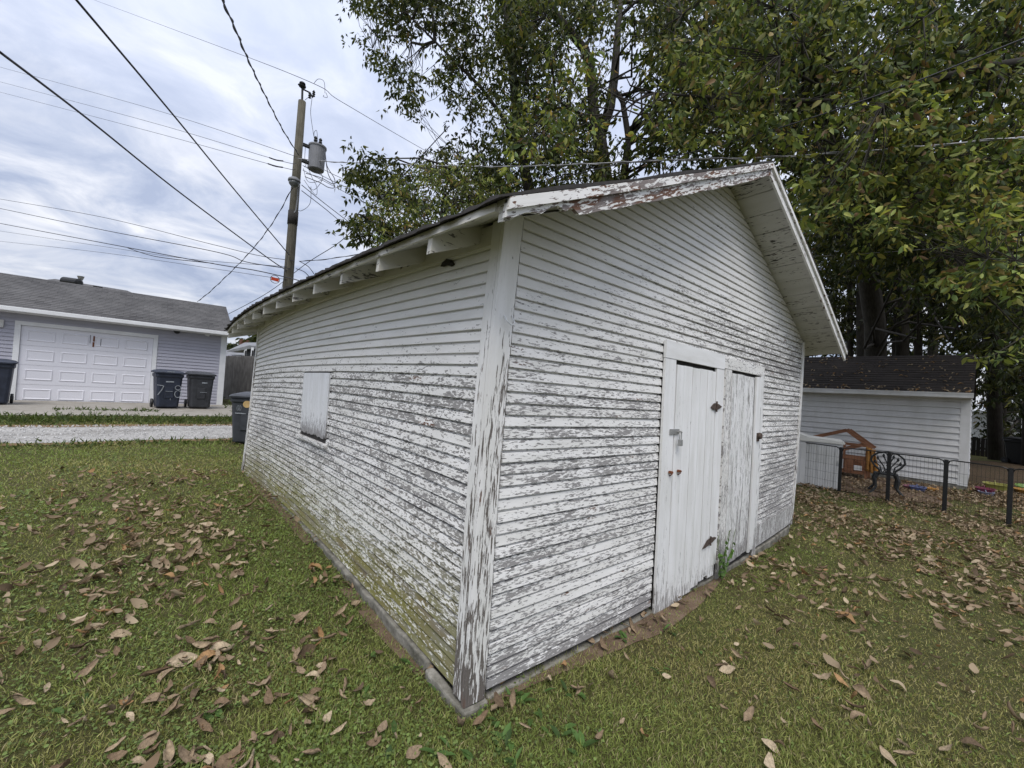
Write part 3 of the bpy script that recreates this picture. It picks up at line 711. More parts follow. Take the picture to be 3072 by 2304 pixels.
# bargeboards on the gable: a wide flaking board with a narrow trim board over it
def barge(side, y0, y1, top, bot, a0, a1, mat, amt, name, rag=None, n=22):
    vs = []; pp = []
    for i in range(n + 1):
        a_ = a0 + (a1 - a0) * i / n; x_ = a_ if side == 0 else SHED_W - a_; zt = RT + SLOPE * a_
        b = bot(a_) if callable(bot) else bot
        for yy, zz_ in ((y0, zt - b), (y1, zt - b), (y1, zt - top), (y0, zt - top)): vs.append((x_, yy, zz_)); pp.append((a_ * 1.1, zz_ - zt, yy))
    fs = [(i * 4 + q, i * 4 + (q + 1) % 4, (i + 1) * 4 + (q + 1) % 4, (i + 1) * 4 + q) for i in range(n) for q in range(4)] + [(0, 3, 2, 1), (n * 4, n * 4 + 1, n * 4 + 2, n * 4 + 3)]
    mb = MB(); mb.add(vs, fs, p=pp); return shed_build(mb, name, mat, amt=amt)
def lowbot(a):
    r = .11 if a > .12 else .058 + .012 * math.sin(a * 40) + .010 * math.sin(a * 91)
    if .10 < a < .16: r = .104
    if a > 2.15: r -= (a - 2.15) * .045
    return r + .003 * math.sin(a * 17)
am0 = lambda U: np.interp(U[:, 0], [-.4, 0, .3, .9, 1.5, 2.7], [.35, .62, .72, .55, .50, .62])
barge(0, RY0 - .022, RY0 - .002, -.004, lowbot, -OE - .0, SHED_W / 2 - .004, M['barge'], am0, 'bargeboard', n=60)
barge(0, RY0 - .042, RY0 - .023, -.026, .028, -OE - .0, SHED_W / 2 + .0, M['barge'], lambda U: np.interp(U[:, 0], [-.4, .3, 1.5, 2.7], [.25, .45, .55, .5]), 'rake_trim')
barge(1, RY0 - .022, RY0 - .002, -.004, .095, -OE - .0, SHED_W / 2 - .006, M['barge'], .35, 'bargeboard')
barge(1, RY0 - .042, RY0 - .023, -.026, .018, -OE - .0, SHED_W / 2 - .0, M['barge'], .30, 'rake_trim')
# lost strip of eave edge board
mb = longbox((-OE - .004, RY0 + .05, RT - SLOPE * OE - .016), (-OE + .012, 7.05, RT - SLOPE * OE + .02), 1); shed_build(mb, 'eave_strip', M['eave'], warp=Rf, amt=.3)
# old dark nest stains under the first bays

# ---------------------------------------------------------------- grey garage across the alley
def G(u, v, z): return (GA[0] + GD[0] * u + GN[0] * v, GA[1] + GD[1] * u + GN[1] * v, z)
def gbox(mb, u0, u1, v0, v1, z0, z1, **k):
    return mb.hexa([G(u0, v0, z0), G(u1, v0, z0), G(u1, v1, z0), G(u0, v1, z0), G(u0, v0, z1), G(u1, v0, z1), G(u1, v1, z1), G(u0, v1, z1)], **k)
gg = thing('grey_garage', G(1.37, 0, .36), 'lilac grey vinyl garage with a white panelled door across the alley', 'garage')
def courses(u0, u1, z0, z1, h, name, mat, parent, P, out=.026):
    """horizontal lapped cladding; P(u, o, z) places a point, o outwards"""
    mb = MB(); z = z0
    while z < z1 - .01:
        t_ = min(z + h, z1); vs = [P(u0, out, z), P(u1, out, z), P(u1, .002, t_), P(u0, .002, t_), P(u0, 0, z), P(u1, 0, z)]
        mb.add(vs, [(0, 1, 2, 3), (4, 5, 1, 0)]); z = t_
    return mb.build(name, mat, parent)
PG = lambda u, o, z: G(u, -o, z)
courses(-3.0, -.11, .44, 2.9, .103, 'cladding', M['vinyl_lilac'], gg, PG)
courses(2.86, 4.52, .44, 2.9, .103, 'cladding', M['vinyl_lilac'], gg, PG)
courses(-.11, 2.86, 2.63, 2.9, .103, 'cladding', M['vinyl_lilac'], gg, PG)
courses(0, 4.0, .44, 2.9, .103, 'cladding', M['vinyl_lilac'], gg, lambda u, o, z: G(4.65 + o, u, z))
mb = MB(); gbox(mb, -3.0, 4.63, .06, 4.0, .3, 2.9); mb.build('wall', M['vinyl_lilac'], gg)
mb = MB(); gbox(mb, -3.0, 4.62, -.01, .03, .28, .445); mb.build('plinth', M['slab'], gg)
mb = MB(); gbox(mb, 4.50, 4.67, -.035, .14, .42, 2.88); mb.build('corner_trim', M['white_metal'], gg)
for (a, b, c, d) in ((-.11, 0.0, .37, 2.62), (2.745, 2.855, .37, 2.62)):
    mb = MB(); gbox(mb, a, b, -.03, .02, c, d); mb.build('door_frame', M['white_metal'], gg)
mb = MB(); gbox(mb, -.11, 2.855, -.032, .02, 2.535, 2.64); mb.build('door_frame', M['white_metal'], gg)
door = bpy.data.objects.new('overhead_door', None); door.parent = gg; door.location = (0, 0, 0); COL.objects.link(door)
for r in range(4):
    z0 = .385 + r * .538; z1 = z0 + .532
    mb = MB(); gbox(mb, 0.005, 2.74, .02, .05, z0, z1)
    row = mb.build('door_section', M['door_white'], door)
for r in range(4):
    z0 = .385 + r * .538
    for c_ in range(4):
        u0 = .12 + c_ * .655; u1 = u0 + .535; za = z0 + .12; zb = z0 + .42
        mb = MB(); i0 = (.035, .018)
        o = [G(u0, .0195, za), G(u1, .0195, za), G(u1, .0195, zb), G(u0, .0195, zb)]
        m_ = [G(u0 + .018, .030, za + .018), G(u1 - .018, .030, za + .018), G(u1 - .018, .030, zb - .018), G(u0 + .018, .030, zb - .018)]
        k_ = [G(u0 + .05, .012, za + .05), G(u1 - .05, .012, za + .05), G(u1 - .05, .012, zb - .05), G(u0 + .05, .012, zb - .05)]
        # a pressed rim that stands proud and slopes back to the flat
        p1 = [G(u0, .019, za), G(u1, .019, za), G(u1, .019, zb), G(u0, .019, zb)]
        p2 = [G(u0 + .02, .004, za + .02), G(u1 - .02, .004, za + .02), G(u1 - .02, .004, zb - .02), G(u0 + .02, .004, zb - .02)]
        p3 = [G(u0 + .05, .017, za + .05), G(u1 - .05, .017, za + .05), G(u1 - .05, .017, zb - .05), G(u0 + .05, .017, zb - .05)]
        vs = p1 + p2 + p3; fs = [(a + i, a + (i + 1) % 4, a + 4 + (i + 1) % 4, a + 4 + i) for a in (0, 4) for i in range(4)] + [(8, 9, 10, 11)]
        mb.add(vs, fs); mb.build('door_panel', M['door_white'], door)
mb = MB(); gbox(mb, 1.40, 1.435, .005, .019, 2.26, 2.42); gbox(mb, 1.395, 1.43, .006, .019, 2.10, 2.24); mb.build('rust_streak', M['rust'], door)
mb = MB(); gbox(mb, 1.335, 1.345, .008, .019, 2.20, 2.44); gbox(mb, 1.56, 1.572, .008, .019, 2.14, 2.36); mb.build('scratch', M['black'], door)
# roof: front slope, back slope, gable triangle, gutter and fascia
re, rb, zr = -.38, 2.0, 4.12; ze = 2.955
def slope_pt(u, s, lift=0): return G(u, re + (rb - re) * s, ze + (zr - ze) * s + lift)
rows = 20; mb = MB()
for i in range(rows):
    s0, s1 = i / rows, (i + 1) / rows
    vs = [slope_pt(-3.4, s0, .02), slope_pt(4.80, s0, .02), slope_pt(4.80, s1, .008), slope_pt(-3.4, s1, .008), slope_pt(-3.4, s0, .004), slope_pt(4.80, s0, .004)]
    mb.add(vs, [(0, 1, 2, 3), (4, 5, 1, 0)], p=[(0, s0 * 2.7, 0), (8.2, s0 * 2.7, 0), (8.2, s1 * 2.7, 0), (0, s1 * 2.7, 0), (0, s0 * 2.7, 0), (8.2, s0 * 2.7, 0)])
mb.add([G(-3.4, rb, zr), G(4.8, rb, zr), G(4.8, 2 * rb - re, ze), G(-3.4, 2 * rb - re, ze)], [(0, 1, 2, 3)])
roof = mb.build('roof', M['shingle'], gg)
mb = MB(); gbox(mb, -3.4, 4.80, re - .12, re + .0, ze - .10, ze + .01); mb.build('gutter', M['white_metal'], gg, bevel=.01)
mb = MB(); gbox(mb, -3.4, 4.78, re + .001, .0, ze - .12, ze - .09); mb.build('soffit', M['white_metal'], gg)
mb = MB(); mb.add([G(4.655, 0, 2.88), G(4.655, 4, 2.88), G(4.655, 2, 4.1)], [(0, 1, 2)]); mb.build('gable_wall', M['vinyl_lilac'], gg)
mb = MB(); mb.lathe([(.02, -.03), (.07, -.02), (.09, .03), (.05, .08), (.0, .09)], G(3.30, -.10, 2.84), 12, 'y'); mb.build('wall_lamp', M['black'], gg)
mb = MB(); mb.lathe([(.03, 0), (.045, .05), (.05, .11), (.0, .12)], G(4.04, -.12, 2.82), 12, 'x'); mb.build('wall_lamp', M['white_metal'], gg)
mb = MB(); gbox(mb, -.62, -.30, -.07, -.01, 2.42, 2.62); mb.build('meter_box', M['vinyl_white'], gg)
# barrel vent and flue on the far side of the ridge
vt = thing('roof_vent', tuple(at(214, 852, 19.2)), 'black ribbed barrel vent on the ridge of the grey garage', 'vent')
b = at(190, 843, 19.2); e = at(240, 850, 19.2); ax = (e - b)
mb = MB(); mb.tube([b, b + ax * .06, b + ax * .94, e], [.10, .20, .20, .12], 16); mb.build('barrel', M['black'], vt, smooth=False)
mb = MB(); mb.tube([at(214, 845, 19.2), at(214, 880, 19.2)], .12, 10); mb.build('vent_neck', M['black'], vt)
fl = thing('flue_pipe', tuple(at(241, 855, 19.3)), 'short grey metal flue pipe with a flared cap beside the barrel vent', 'pipe')
mb = MB(); mb.tube([at(241, 875, 19.3), at(242, 838, 19.3)], .07, 10); mb.build('pipe', M['steel'], fl)
mb = MB(); mb.tube([at(242, 839, 19.3), at(242.5, 829, 19.3)], [.08, .13], 10); mb.build('cap', M['steel'], fl)
# bungalow behind the garage: only its hipped roof shows
hb = thing('bungalow', tuple(at(300, 1050, 34)), 'low house behind the grey garage showing its hipped grey roof', 'house')
def hip(name, c, w, d, zb, zt, ridge, mat, parent, yaw=0):
    cs, sn = math.cos(yaw), math.sin(yaw); R = lambda x, y, z: (c[0] + x * cs - y * sn, c[1] + x * sn + y * cs, z)
    mb = MB(); vs = [R(-w, -d, zb), R(w, -d, zb), R(w, d, zb), R(-w, d, zb), R(-ridge, 0, zt), R(ridge, 0, zt)]
    mb.add(vs, [(0, 1, 5, 4), (1, 2, 5), (2, 3, 4, 5), (3, 0, 4), (0, 3, 2, 1)], p=[(q[0], q[2] * 2.6, 0) for q in vs]); return mb.build(name, mat, parent)
c = at(235, 1050, 34); hz0 = at(400, 884, 32)[2]; hz1 = at(300, 856, 34)[2]
hip('roof', (c[0] + .5, c[1] + .2), 4.6, 3.4, hz0 - .35, hz1 + .10, 2.1, M['shingle'], hb, .08)
mb = MB(); mb.obox((c[0] + .5, c[1] + .2, (hz0 - .35) / 2), (4.2, .33, 0), (-.24, 3.0, 0), (0, 0, (hz0 - .35) / 2)); mb.build('wall', M['vinyl_white'], hb)
mb = MB(); mb.obox(at(294, 862, 31.5), (.25, 0, 0), (0, .2, 0), (0, 0, .06)); mb.build('roof_box_vent', M['black'], hb)

# ---------------------------------------------------------------- wheeled bins
def make_bin(mat, label, name='wheeled_bin', marks=True, lidtop=True):
    r = thing(name, (0, 0, 0), label, 'bin', 'wheeled bins along the alley')
    mb = MB(); pr = []      # body: rings (half width, front y, back y, z)
    rings = [(.235, -.27, .22, .03), (.245, -.29, .24, .06), (.275, -.33, .29, .60), (.29, -.345, .31, .88), (.315, -.37, .33, .90), (.315, -.37, .33, .98)]
    for hw, yf, yb, z in rings:
        k_ = .05; pr.append([(-hw + k_, yf, z), (hw - k_, yf, z), (hw, yf + k_, z), (hw, yb - k_, z), (hw - k_, yb, z), (-hw + k_, yb, z), (-hw, yb - k_, z), (-hw, yf + k_, z)])
    vs = [q for rg_ in pr for q in rg_]; fs = [(i * 8 + j, i * 8 + (j + 1) % 8, (i + 1) * 8 + (j + 1) % 8, (i + 1) * 8 + j) for i in range(len(pr) - 1) for j in range(8)]
    fs += [tuple(range(8))[::-1], tuple(len(pr) * 8 - 8 + j for j in range(8))]
    mb.add(vs, fs); mb.build('body', mat, r, bevel=.012)
    mb = MB(); lv = []
    for hw, yf, yb, z in ((.34, -.40, .36, .985), (.345, -.405, .37, 1.02), (.30, -.35, .33, 1.055), (.16, -.20, .24, 1.085)):
        k_ = .06; lv.append([(-hw + k_, yf, z), (hw - k_, yf, z), (hw, yf + k_, z), (hw, yb - k_, z + .02), (hw - k_, yb, z + .02), (-hw + k_, yb, z + .02), (-hw, yb - k_, z + .02), (-hw, yf + k_, z)])
    vs = [q for rg_ in lv for q in rg_]; fs = [(i * 8 + j, i * 8 + (j + 1) % 8, (i + 1) * 8 + (j + 1) % 8, (i + 1) * 8 + j) for i in range(3) for j in range(8)] + [tuple(range(8))[::-1], tuple(24 + j for j in range(8))]
    mb.add(vs, fs); mb.build('lid', mat, r)
    mb = MB(); mb.tube([(-.25, .33, .96), (-.25, .42, .97), (.25, .42, .97), (.25, .33, .96)], .015, 8); mb.build('handle', mat, r)
    mb = MB(); mb.box((-.10, -.335, .30), (.10, -.305, .62)); mb.build('catch_pocket', mat, r, bevel=.01)
    for s_ in (-1, 1):
        mb = MB(); mb.lathe([(.0, -.025), (.12, -.025), (.125, 0), (.12, .025), (0, .025)], (s_ * .285, .25, .125), 18, 'x'); wh = mb.build('wheel', M['black'], r)
        mb = MB(); mb.lathe([(.0, -.03), (.05, -.03), (.05, .03), (0, .03)], (s_ * .285, .25, .125), 12, 'x'); mb.build('hub', M['bin_slate'], wh)
    return r
def place(r, loc, rz_): r.location = loc; r.rotation_euler = (0, 0, rz_)
def gpt(u, v, dz=.014):
    q = G(u, v, 0); return (q[0], q[1], float(gz(q[0], q[1])) + dz)
def stroke(pts, y, wd, name, parent, off=(0, 0)):
    mb = MB()
    for a, b in zip(pts[:-1], pts[1:]): mb.bar((a[0] + off[0], y, a[1] + off[1]), (b[0] + off[0], y, b[1] + off[1]), .004, wd, up=(0, 0, 1) if abs(a[0] - b[0]) > abs(a[1] - b[1]) else (1, 0, 0))
    return mb.build(name, M['white_mark'], parent)
arc = lambda cx_, cz_, rx, rz2, a0, a1, n=10: [(cx_ + rx * math.cos(math.radians(a0 + (a1 - a0) * i / n)), cz_ + rz2 * math.sin(math.radians(a0 + (a1 - a0) * i / n))) for i in range(n + 1)]
bA = make_bin(M['bin_navy'], 'navy bin with white hand painted numerals beside the white garage door')
YB = -.345
stroke([(-.27, .66), (-.13, .64), (-.17, .52), (-.25, .38)], YB, .022, 'painted_digit', bA)
stroke([(.0, .50), (.03, .34), (.04, .24)], YB + .02, .010, 'painted_digit', bA)
stroke(arc(.19, .60, .065, .06, 0, 360, 12), YB, .018, 'painted_digit', bA); stroke(arc(.20, .42, .075, .10, 0, 360, 12), YB + .012, .018, 'painted_digit', bA)
stroke([(-.09, .76), (.09, .76)], YB - .002, .035, 'sticker', bA); stroke([(-.08, .49), (.08, .49)], YB - .005, .012, 'label_strip', bA)
stroke([(-.08, 1.045), (.08, 1.045)], -.395, .02, 'label_strip', bA)
place(bA, gpt(3.10, -1.85), .12)
bB = make_bin(M['bin_grey'], 'plain dark grey bin standing closest to the garage corner')
stroke([(.0, .77), (.13, .77)], YB - .002, .035, 'sticker', bB); stroke([(-.03, .49), (.13, .49)], YB - .005, .014, 'label_strip', bB); stroke([(-.08, 1.06), (.08, 1.06)], -.345, .015, 'label_strip', bB)
place(bB, gpt(3.86, -1.78), .05)
bC = make_bin(M['bin_navy'], 'navy open topped bin cut off by the left edge of the photo')
bC.children[1].hide_render = False
place(bC, gpt(-.12, -1.6), .1)
bD = make_bin(M['bin_slate'], 'slate blue bin beside the far corner of the old garage')
stroke(arc(-.155, .77, .018, .055, 0, 360, 10), YB - .004, .006, 'stamped_mark', bD); stroke(arc(-.115, .77, .018, .055, 0, 360, 10), YB - .004, .006, 'stamped_mark', bD)
stroke([(-.20, .66), (.0, .655)], YB - .006, .022, 'stamped_lettering', bD)
place(bD, (.47, 8.95, float(gz(.47, 8.95)) + .0), -.42)
c = Dm([(-.045, SHED_L + .03, 1.17)])[0]; lg = MB(); lg.tube([c + np.array((.02, .10, 0)), c + np.array((-.015, .0, 0))], [.045, .055], 10)
lg.build('stub_log', plain('fresh_cut_wood', (.55, .38, .17), .8, .2, var=.2), shed, label='pale sawn end of a log fixed at the far corner')
rr = random.Random(4)
for y_, z_, w_, h_ in ((.52, SHED_H - .17, .15, .05), (.46, SHED_H - .19, .06, .03), (1.02, SHED_H - .09, .10, .05), (1.13, SHED_H - .08, .05, .07)):
    pts = [(y_ + w_ / 2 * math.cos(a) * rr.uniform(.6, 1.1), z_ + h_ / 2 * math.sin(a) * rr.uniform(.6, 1.1)) for a in np.linspace(0, 2 * math.pi, 13)[:-1]]
    mb = MB(); mb.add([(-.026, a, b) for a, b in pts] + [(-.018, a, b) for a, b in pts], [tuple(range(12)), tuple(range(12, 24))[::-1]] + [(i, (i + 1) % 12, 12 + (i + 1) % 12, 12 + i) for i in range(12)])
    shed_build(mb, 'rotten_patch', M['shadow_wood'])

# ---------------------------------------------------------------- board fence, house and trees in the gap
fn = thing('board_fence', (1.3, 19.0, .2), 'tall weathered grey board fence between the two garages', 'fence')
fa = at(655, 1230, 18.2); fb = at(830, 1230, 16.6); dv = (fb - fa); Lf = np.linalg.norm(dv[:2]); dv = dv / Lf; nv = np.array((-dv[1], dv[0], 0))
ztop = at(715, 1068, 17.8)[2]; nb = int(Lf / .145) + 1
for i in range(nb):
    q = fa + dv * i * .145; zt = ztop + random.uniform(-.02, .025); o = nv * random.uniform(-.006, .006)
    mb = MB(); w2 = .0695
    pts = [(-w2, 0), (w2, 0), (w2, zt - .04), (w2 - .03, zt), (-w2 + .03, zt), (-w2, zt - .04)]
    vs = [(q[0] + dv[0] * a + o[0], q[1] + dv[1] * a + o[1], z + (.15 if z == 0 else 0)) for a, z in pts] + [(q[0] + dv[0] * a + o[0] + nv[0] * .018, q[1] + dv[1] * a + o[1] + nv[1] * .018, z + (.15 if z == 0 else 0)) for a, z in pts]
    mb.add(vs, [tuple(range(6)), tuple(range(6, 12))[::-1]] + [(j, (j + 1) % 6, 6 + (j + 1) % 6, 6 + j) for j in range(6)], p=[(v[2], i * .3 + v[0] * .7, 0) for v in vs]); mb.build('fence_board', M['fence_wood'], fn)
for z in (.5, 1.2, 1.9):
    mb = MB(); mb.bar(fa * (1, 1, 0) + nv * .04 + (0, 0, z), fb * (1, 1, 0) + nv * .04 + (0, 0, z), .04, .09); mb.build('fence_rail', M['fence_wood'], fn)
# ranch house behind that fence
M['stone_grey'] = plain('dull_grey_metal', (.20, .205, .215), .7, .2, var=.15, sc=2)
rh = thing('ranch_house', tuple(at(740, 1120, 30)), 'grey house with white eaves just visible over the board fence', 'house')
a = at(720, 1047, 26); zc = a[2]
mb = MB(); P0, P1, P2 = at(682, 1052, 27), at(748, 1036, 26), at(800, 1040, 25)
P3 = at(850, 1050, 38); 
mb.add([P0, P1, P2, at(800, 1028, 31), at(735, 1027, 33), P0 + (0, 0, -.12), P1 + (0, 0, -.22), P2 + (0, 0, -.22)], [(0, 1, 4), (1, 2, 3, 4), (5, 6, 1, 0), (6, 7, 2, 1)], p=[(0, 0, 0)] * 8); mb.build('roof', M['stone_grey'], rh)
q0, q1 = at(738, 1047, 26.6), at(800, 1050, 25.4); dd = q1 - q0; dd[2] = 0
mb = MB(); mb.add([(*q0[:2], .1), (*q1[:2], .1), (*q1[:2], zc + .02), (*q0[:2], zc + .02)], [(0, 1, 2, 3)]); mb.build('wall', M['bin_slate'], rh)
q2 = at(676, 1052, 28.5)
mb = MB(); mb.add([(*q2[:2], .1), (*q0[:2], .1), (*q0[:2], zc + .02), (*q2[:2], zc + .02)], [(0, 1, 2, 3)]); mb.build('wall', M['vinyl_lilac'], rh)
for X in (735, 756):
    wv = at(X, 1063, 25.6 if X > 740 else 26.2)
    mb = MB(); mb.obox(wv, dd / np.linalg.norm(dd) * .13, (0, .05, 0), (0, 0, .42)); wf = mb.build('window', M['white_metal'], rh)
    mb = MB(); mb.obox(wv + (0, -.08, -.06), dd / np.linalg.norm(dd) * .075, (0, .03, 0), (0, 0, .30)); mb.build('pane', M['black'], wf)
mb = MB(); mb.add([at(677, 1056, 26.5), at(732, 1059, 25.2), at(733, 1065, 24.6), at(677, 1063, 25.9)], [(0, 1, 2, 3)]); mb.build('porch_awning', M['stone_grey'], rh)
ch = MB(); ch.obox(at(733, 1033, 33), (.3, 0, 0), (0, .3, 0), (0, 0, .35)); ch.build('chimney', plain('red_brick', (.16, .08, .06), .9, .1, sc=30), rh)

# ---------------------------------------------------------------- white garage on the right
wg = thing('white_garage', (13.42, .8, -.05), 'low white garage with dark leaf strewn roof behind the pet pen', 'garage')
X0 = 13.42; yS, yN = -1.47, 4.2; zb, zt = .05, 2.14
k = 0; z = zb
while z < zt - .01:
    t_ = min(z + .152, zt); mb = MB()
    vs = [(X0 - .034, yS + .13, z + .004), (X0 - .034, yN, z + .004), (X0 - .004, yN, t_ - .004), (X0 - .004, yS + .13, t_ - .004), (X0 + .01, yS + .13, z), (X0 + .01, yN, z)]
    mb.add(vs, [(0, 3, 2, 1), (4, 0, 1, 5)]); mb.build('siding_board', M['vinyl_white'], wg)
    mb = MB(); vs = [(X0 + .1, yS - .016, z), (X0 + 3.6, yS - .016, z), (X0 + 3.6, yS - .001, t_), (X0 + .1, yS - .001, t_)]
    mb.add(vs, [(0, 1, 2, 3)]); mb.build('siding_board', M['vinyl_white'], wg); z = t_
mb = MB(); mb.box((X0, yS, -.2), (X0 + 3.6, yN, 2.14)); mb.build('wall', M['vinyl_white'], wg)
mb = MB(); mb.box((X0 - .02, yS - .018, -.2), (X0 + 3.62, yN, .045)); mb.build('plinth', M['concrete'], wg)
mb = MB(); mb.box((X0 - .028, yS - .028, .03), (X0 + .10, yS + .135, 2.13)); mb.build('corner_trim', M['vinyl_white'], wg)
# gable boards on the south end
zr2, xr2 = 3.36, 15.25; z = 2.14
while z < zr2 - .15:
    t_ = z + .152; f = lambda zz_: (zz_ - 2.12) / (zr2 - 2.12); x0_ = X0 + (xr2 - X0) * f(z); x1_ = 2 * xr2 - x0_; x2_ = X0 + (xr2 - X0) * min(1, f(t_)); x3_ = 2 * xr2 - x2_
    mb = MB(); mb.add([(x0_, yS - .016, z), (x1_, yS - .016, z), (x3_, yS - .001, t_), (x2_, yS - .001, t_)], [(0, 1, 2, 3)]); mb.build('siding_board', M['vinyl_white'], wg); z = t_
rows = 16; mb = MB(); yr0, yr1 = yS - .07, yN + .2
for i in range(rows):
    s0, s1 = i / rows, (i + 1) / rows; xa = X0 - .30 + (xr2 - X0 + .30) * s0; xb = X0 - .30 + (xr2 - X0 + .30) * s1; za = 2.20 + (zr2 - 2.20) * s0; zb_ = 2.20 + (zr2 - 2.20) * s1
    mb.add([(xa, yr0, za + .02), (xa, yr1, za + .02), (xb, yr1, zb_ + .008), (xb, yr0, zb_ + .008), (xa, yr0, za), (xa, yr1, za), (xb, yr0, zb_ - .03)], [(0, 3, 2, 1), (4, 0, 1, 5), (4, 6, 3, 0)],
           p=[(yr0, s0 * 2.2, 0), (yr1, s0 * 2.2, 0), (yr1, s1 * 2.2, 0), (yr0, s1 * 2.2, 0), (0, 0, 0), (0, 0, 0), (0, 0, 0)])
mb.add([(xr2, yr0, zr2), (xr2, yr1, zr2), (2 * xr2 - X0 + .3, yr1, 2.2), (2 * xr2 - X0 + .3, yr0, 2.2)], [(0, 1, 2, 3)])
mb.build('roof', M['shingle_dark'], wg)
mb = MB(); mb.box((X0 - .40, yr0, 2.12), (X0 - .30, yr1, 2.225)); mb.box((X0 - .41, yr0, 2.205), (X0 - .395, yr1, 2.235)); mb.build('gutter', M['vinyl_white'], wg)
mb = MB(); mb.box((X0 - .30, yr0 + .02, 2.10), (X0 - .02, yr1, 2.12)); mb.build('soffit', M['vinyl_white'], wg)
mb = MB(); mb.box((X0 - .026, yS + .14, 2.03), (X0 - .018, yN, 2.125)); mb.build('frieze_board', M['vinyl_white'], wg)

# far right: pale building, dark board fence, a dark bin
pb = thing('pale_outbuilding', tuple(at(2990, 1300, 24)), 'pale flat roofed building beyond the dark fence at the right edge', 'building')
c = at(2985, 1290, 24); bw = CR * (1, 1, 0); bw /= np.linalg.norm(bw); bd = np.array((-bw[1], bw[0], 0))
zt3 = at(2985, 1243, 24)[2]
mb = MB(); mb.obox((c[0], c[1], zt3 / 2), bw * 2.1, bd * 1.5, (0, 0, zt3 / 2)); mb.build('wall', M['vinyl_white'], pb)
mb = MB(); mb.obox((c[0], c[1], zt3 + .06), bw * 2.3, bd * 1.7, (0, 0, .06)); mb.build('roof', M['white_metal'], pb)
wp = at(3052, 1275, 22.2); mb = MB(); mb.obox(wp, bw * .18, bd * .04, (0, 0, .55)); wf = mb.build('window', M['white_metal'], pb)
mb = MB(); mb.obox(wp - bd * .05 + (0, 0, .05), bw * .12, bd * .02, (0, 0, .42)); mb.build('pane', M['black'], wf)
df = thing('dark_board_fence', tuple(at(2990, 1400, 19)), 'dark stained board fence in the shade under the trees', 'fence')
q0, q1 = at(2880, 1400, 20.5), at(3200, 1420, 17.5); dv = (q1 - q0) * (1, 1, 0); Lf = np.linalg.norm(dv); dv /= Lf
zf = at(2985, 1318, 19)[2]; nv = np.array((-dv[1], dv[0], 0)); dk = plain('dark_stained_wood', (.018, .016, .014), .9, .1, sc=10)
for i in range(int(Lf / .15)):
    q = q0 * (1, 1, 0) + dv * i * .15; h_ = zf + random.uniform(-.03, .03)
    mb = MB(); mb.obox(q + (0, 0, (h_ - .1) / 2), dv * .068, nv * .01, (0, 0, (h_ + .1) / 2)); mb.build('fence_board', dk, df)
bE = make_bin(M['black'], 'black bin half hidden in the shade by the dark fence'); bE.name = 'wheeled_bin'
q = at(3052, 1440, 17.2); place(bE, (q[0], q[1], float(gz(q[0], q[1]))), -.6)

# ---------------------------------------------------------------- wire pen panels
posts = [(9.66, .96), (9.36, .20), (9.33, -.54), (9.35, -1.29), (9.19, -2.02), (8.98, -2.76), (8.80, -3.5)]
pen_g = 'wire panels of the pet pen'
where = ['in front of the white cabinet', 'in front of the wooden hutch', 'in front of the iron chair', 'between the chair and the garage corner', 'nearest the right edge of the photo', 'past the right edge of the photo']
for i in range(len(posts) - 1):
    (xa, ya), (xb, yb) = posts[i], posts[i + 1]; za = float(gz(xa, ya)); zb_ = float(gz(xb, yb))
    pn = thing('wire_pen_section', (xa, ya, za), 'black wire pen panel with rounded top ' + where[i], 'fence panel', pen_g)
    a = np.array((xa, ya, za)); b = np.array((xb, yb, zb_)); d = (b - a); L_ = np.linalg.norm(d); d /= L_; a = a + d * .02; b = b - d * .02; up = np.array((0, 0, 1.)); hgt = .94
    k_ = .07
    mb = MB(); mb.tube([a - up * .03, a + up * (hgt - k_), a + up * (hgt - .02) + d * .02, a + up * hgt + d * k_, b + up * hgt - d * k_, b + up * (hgt - .02) - d * .02, b + up * (hgt - k_), b - up * .03], .011, 8); mb.build('tube_frame', M['black'], pn)
    nw = int((L_ - .04) / .05)
    for j in range(1, nw):
        q = a + (b - a) * j / nw; mb = MB(); mb.tube([q + up * .05, q + up * (hgt - .004)], .0016, 4, False); mb.build('wire', M['black'], pn)
    for z in (.06, .22, .39, .56, .73):
        mb = MB(); mb.tube([a + up * z, b + up * z], .0018, 4, False); mb.build('cross_wire', M['black'], pn)
for i, (x, y) in enumerate(posts):
    z = float(gz(x, y)); labs = ['beside the old garage corner', 'between cabinet and hutch', 'through the middle of the iron chair', 'left of the white garage corner', 'nearest the right edge of the photo', 'just outside the frame', 'farthest outside the frame']
    pt = thing('pen_post', (x, y, z), 'black square pen post ' + labs[i], 'post', 'posts of the pet pen')
    mb = MB(); mb.box((x - .024, y - .024, z - .04), (x + .024, y + .024, z + .92)); mb.build('shaft', M['black'], pt)
    mb = MB(); mb.box((x - .028, y - .028, z + .921), (x + .028, y + .028, z + .94)); mb.build('cap', M['black'], pt)

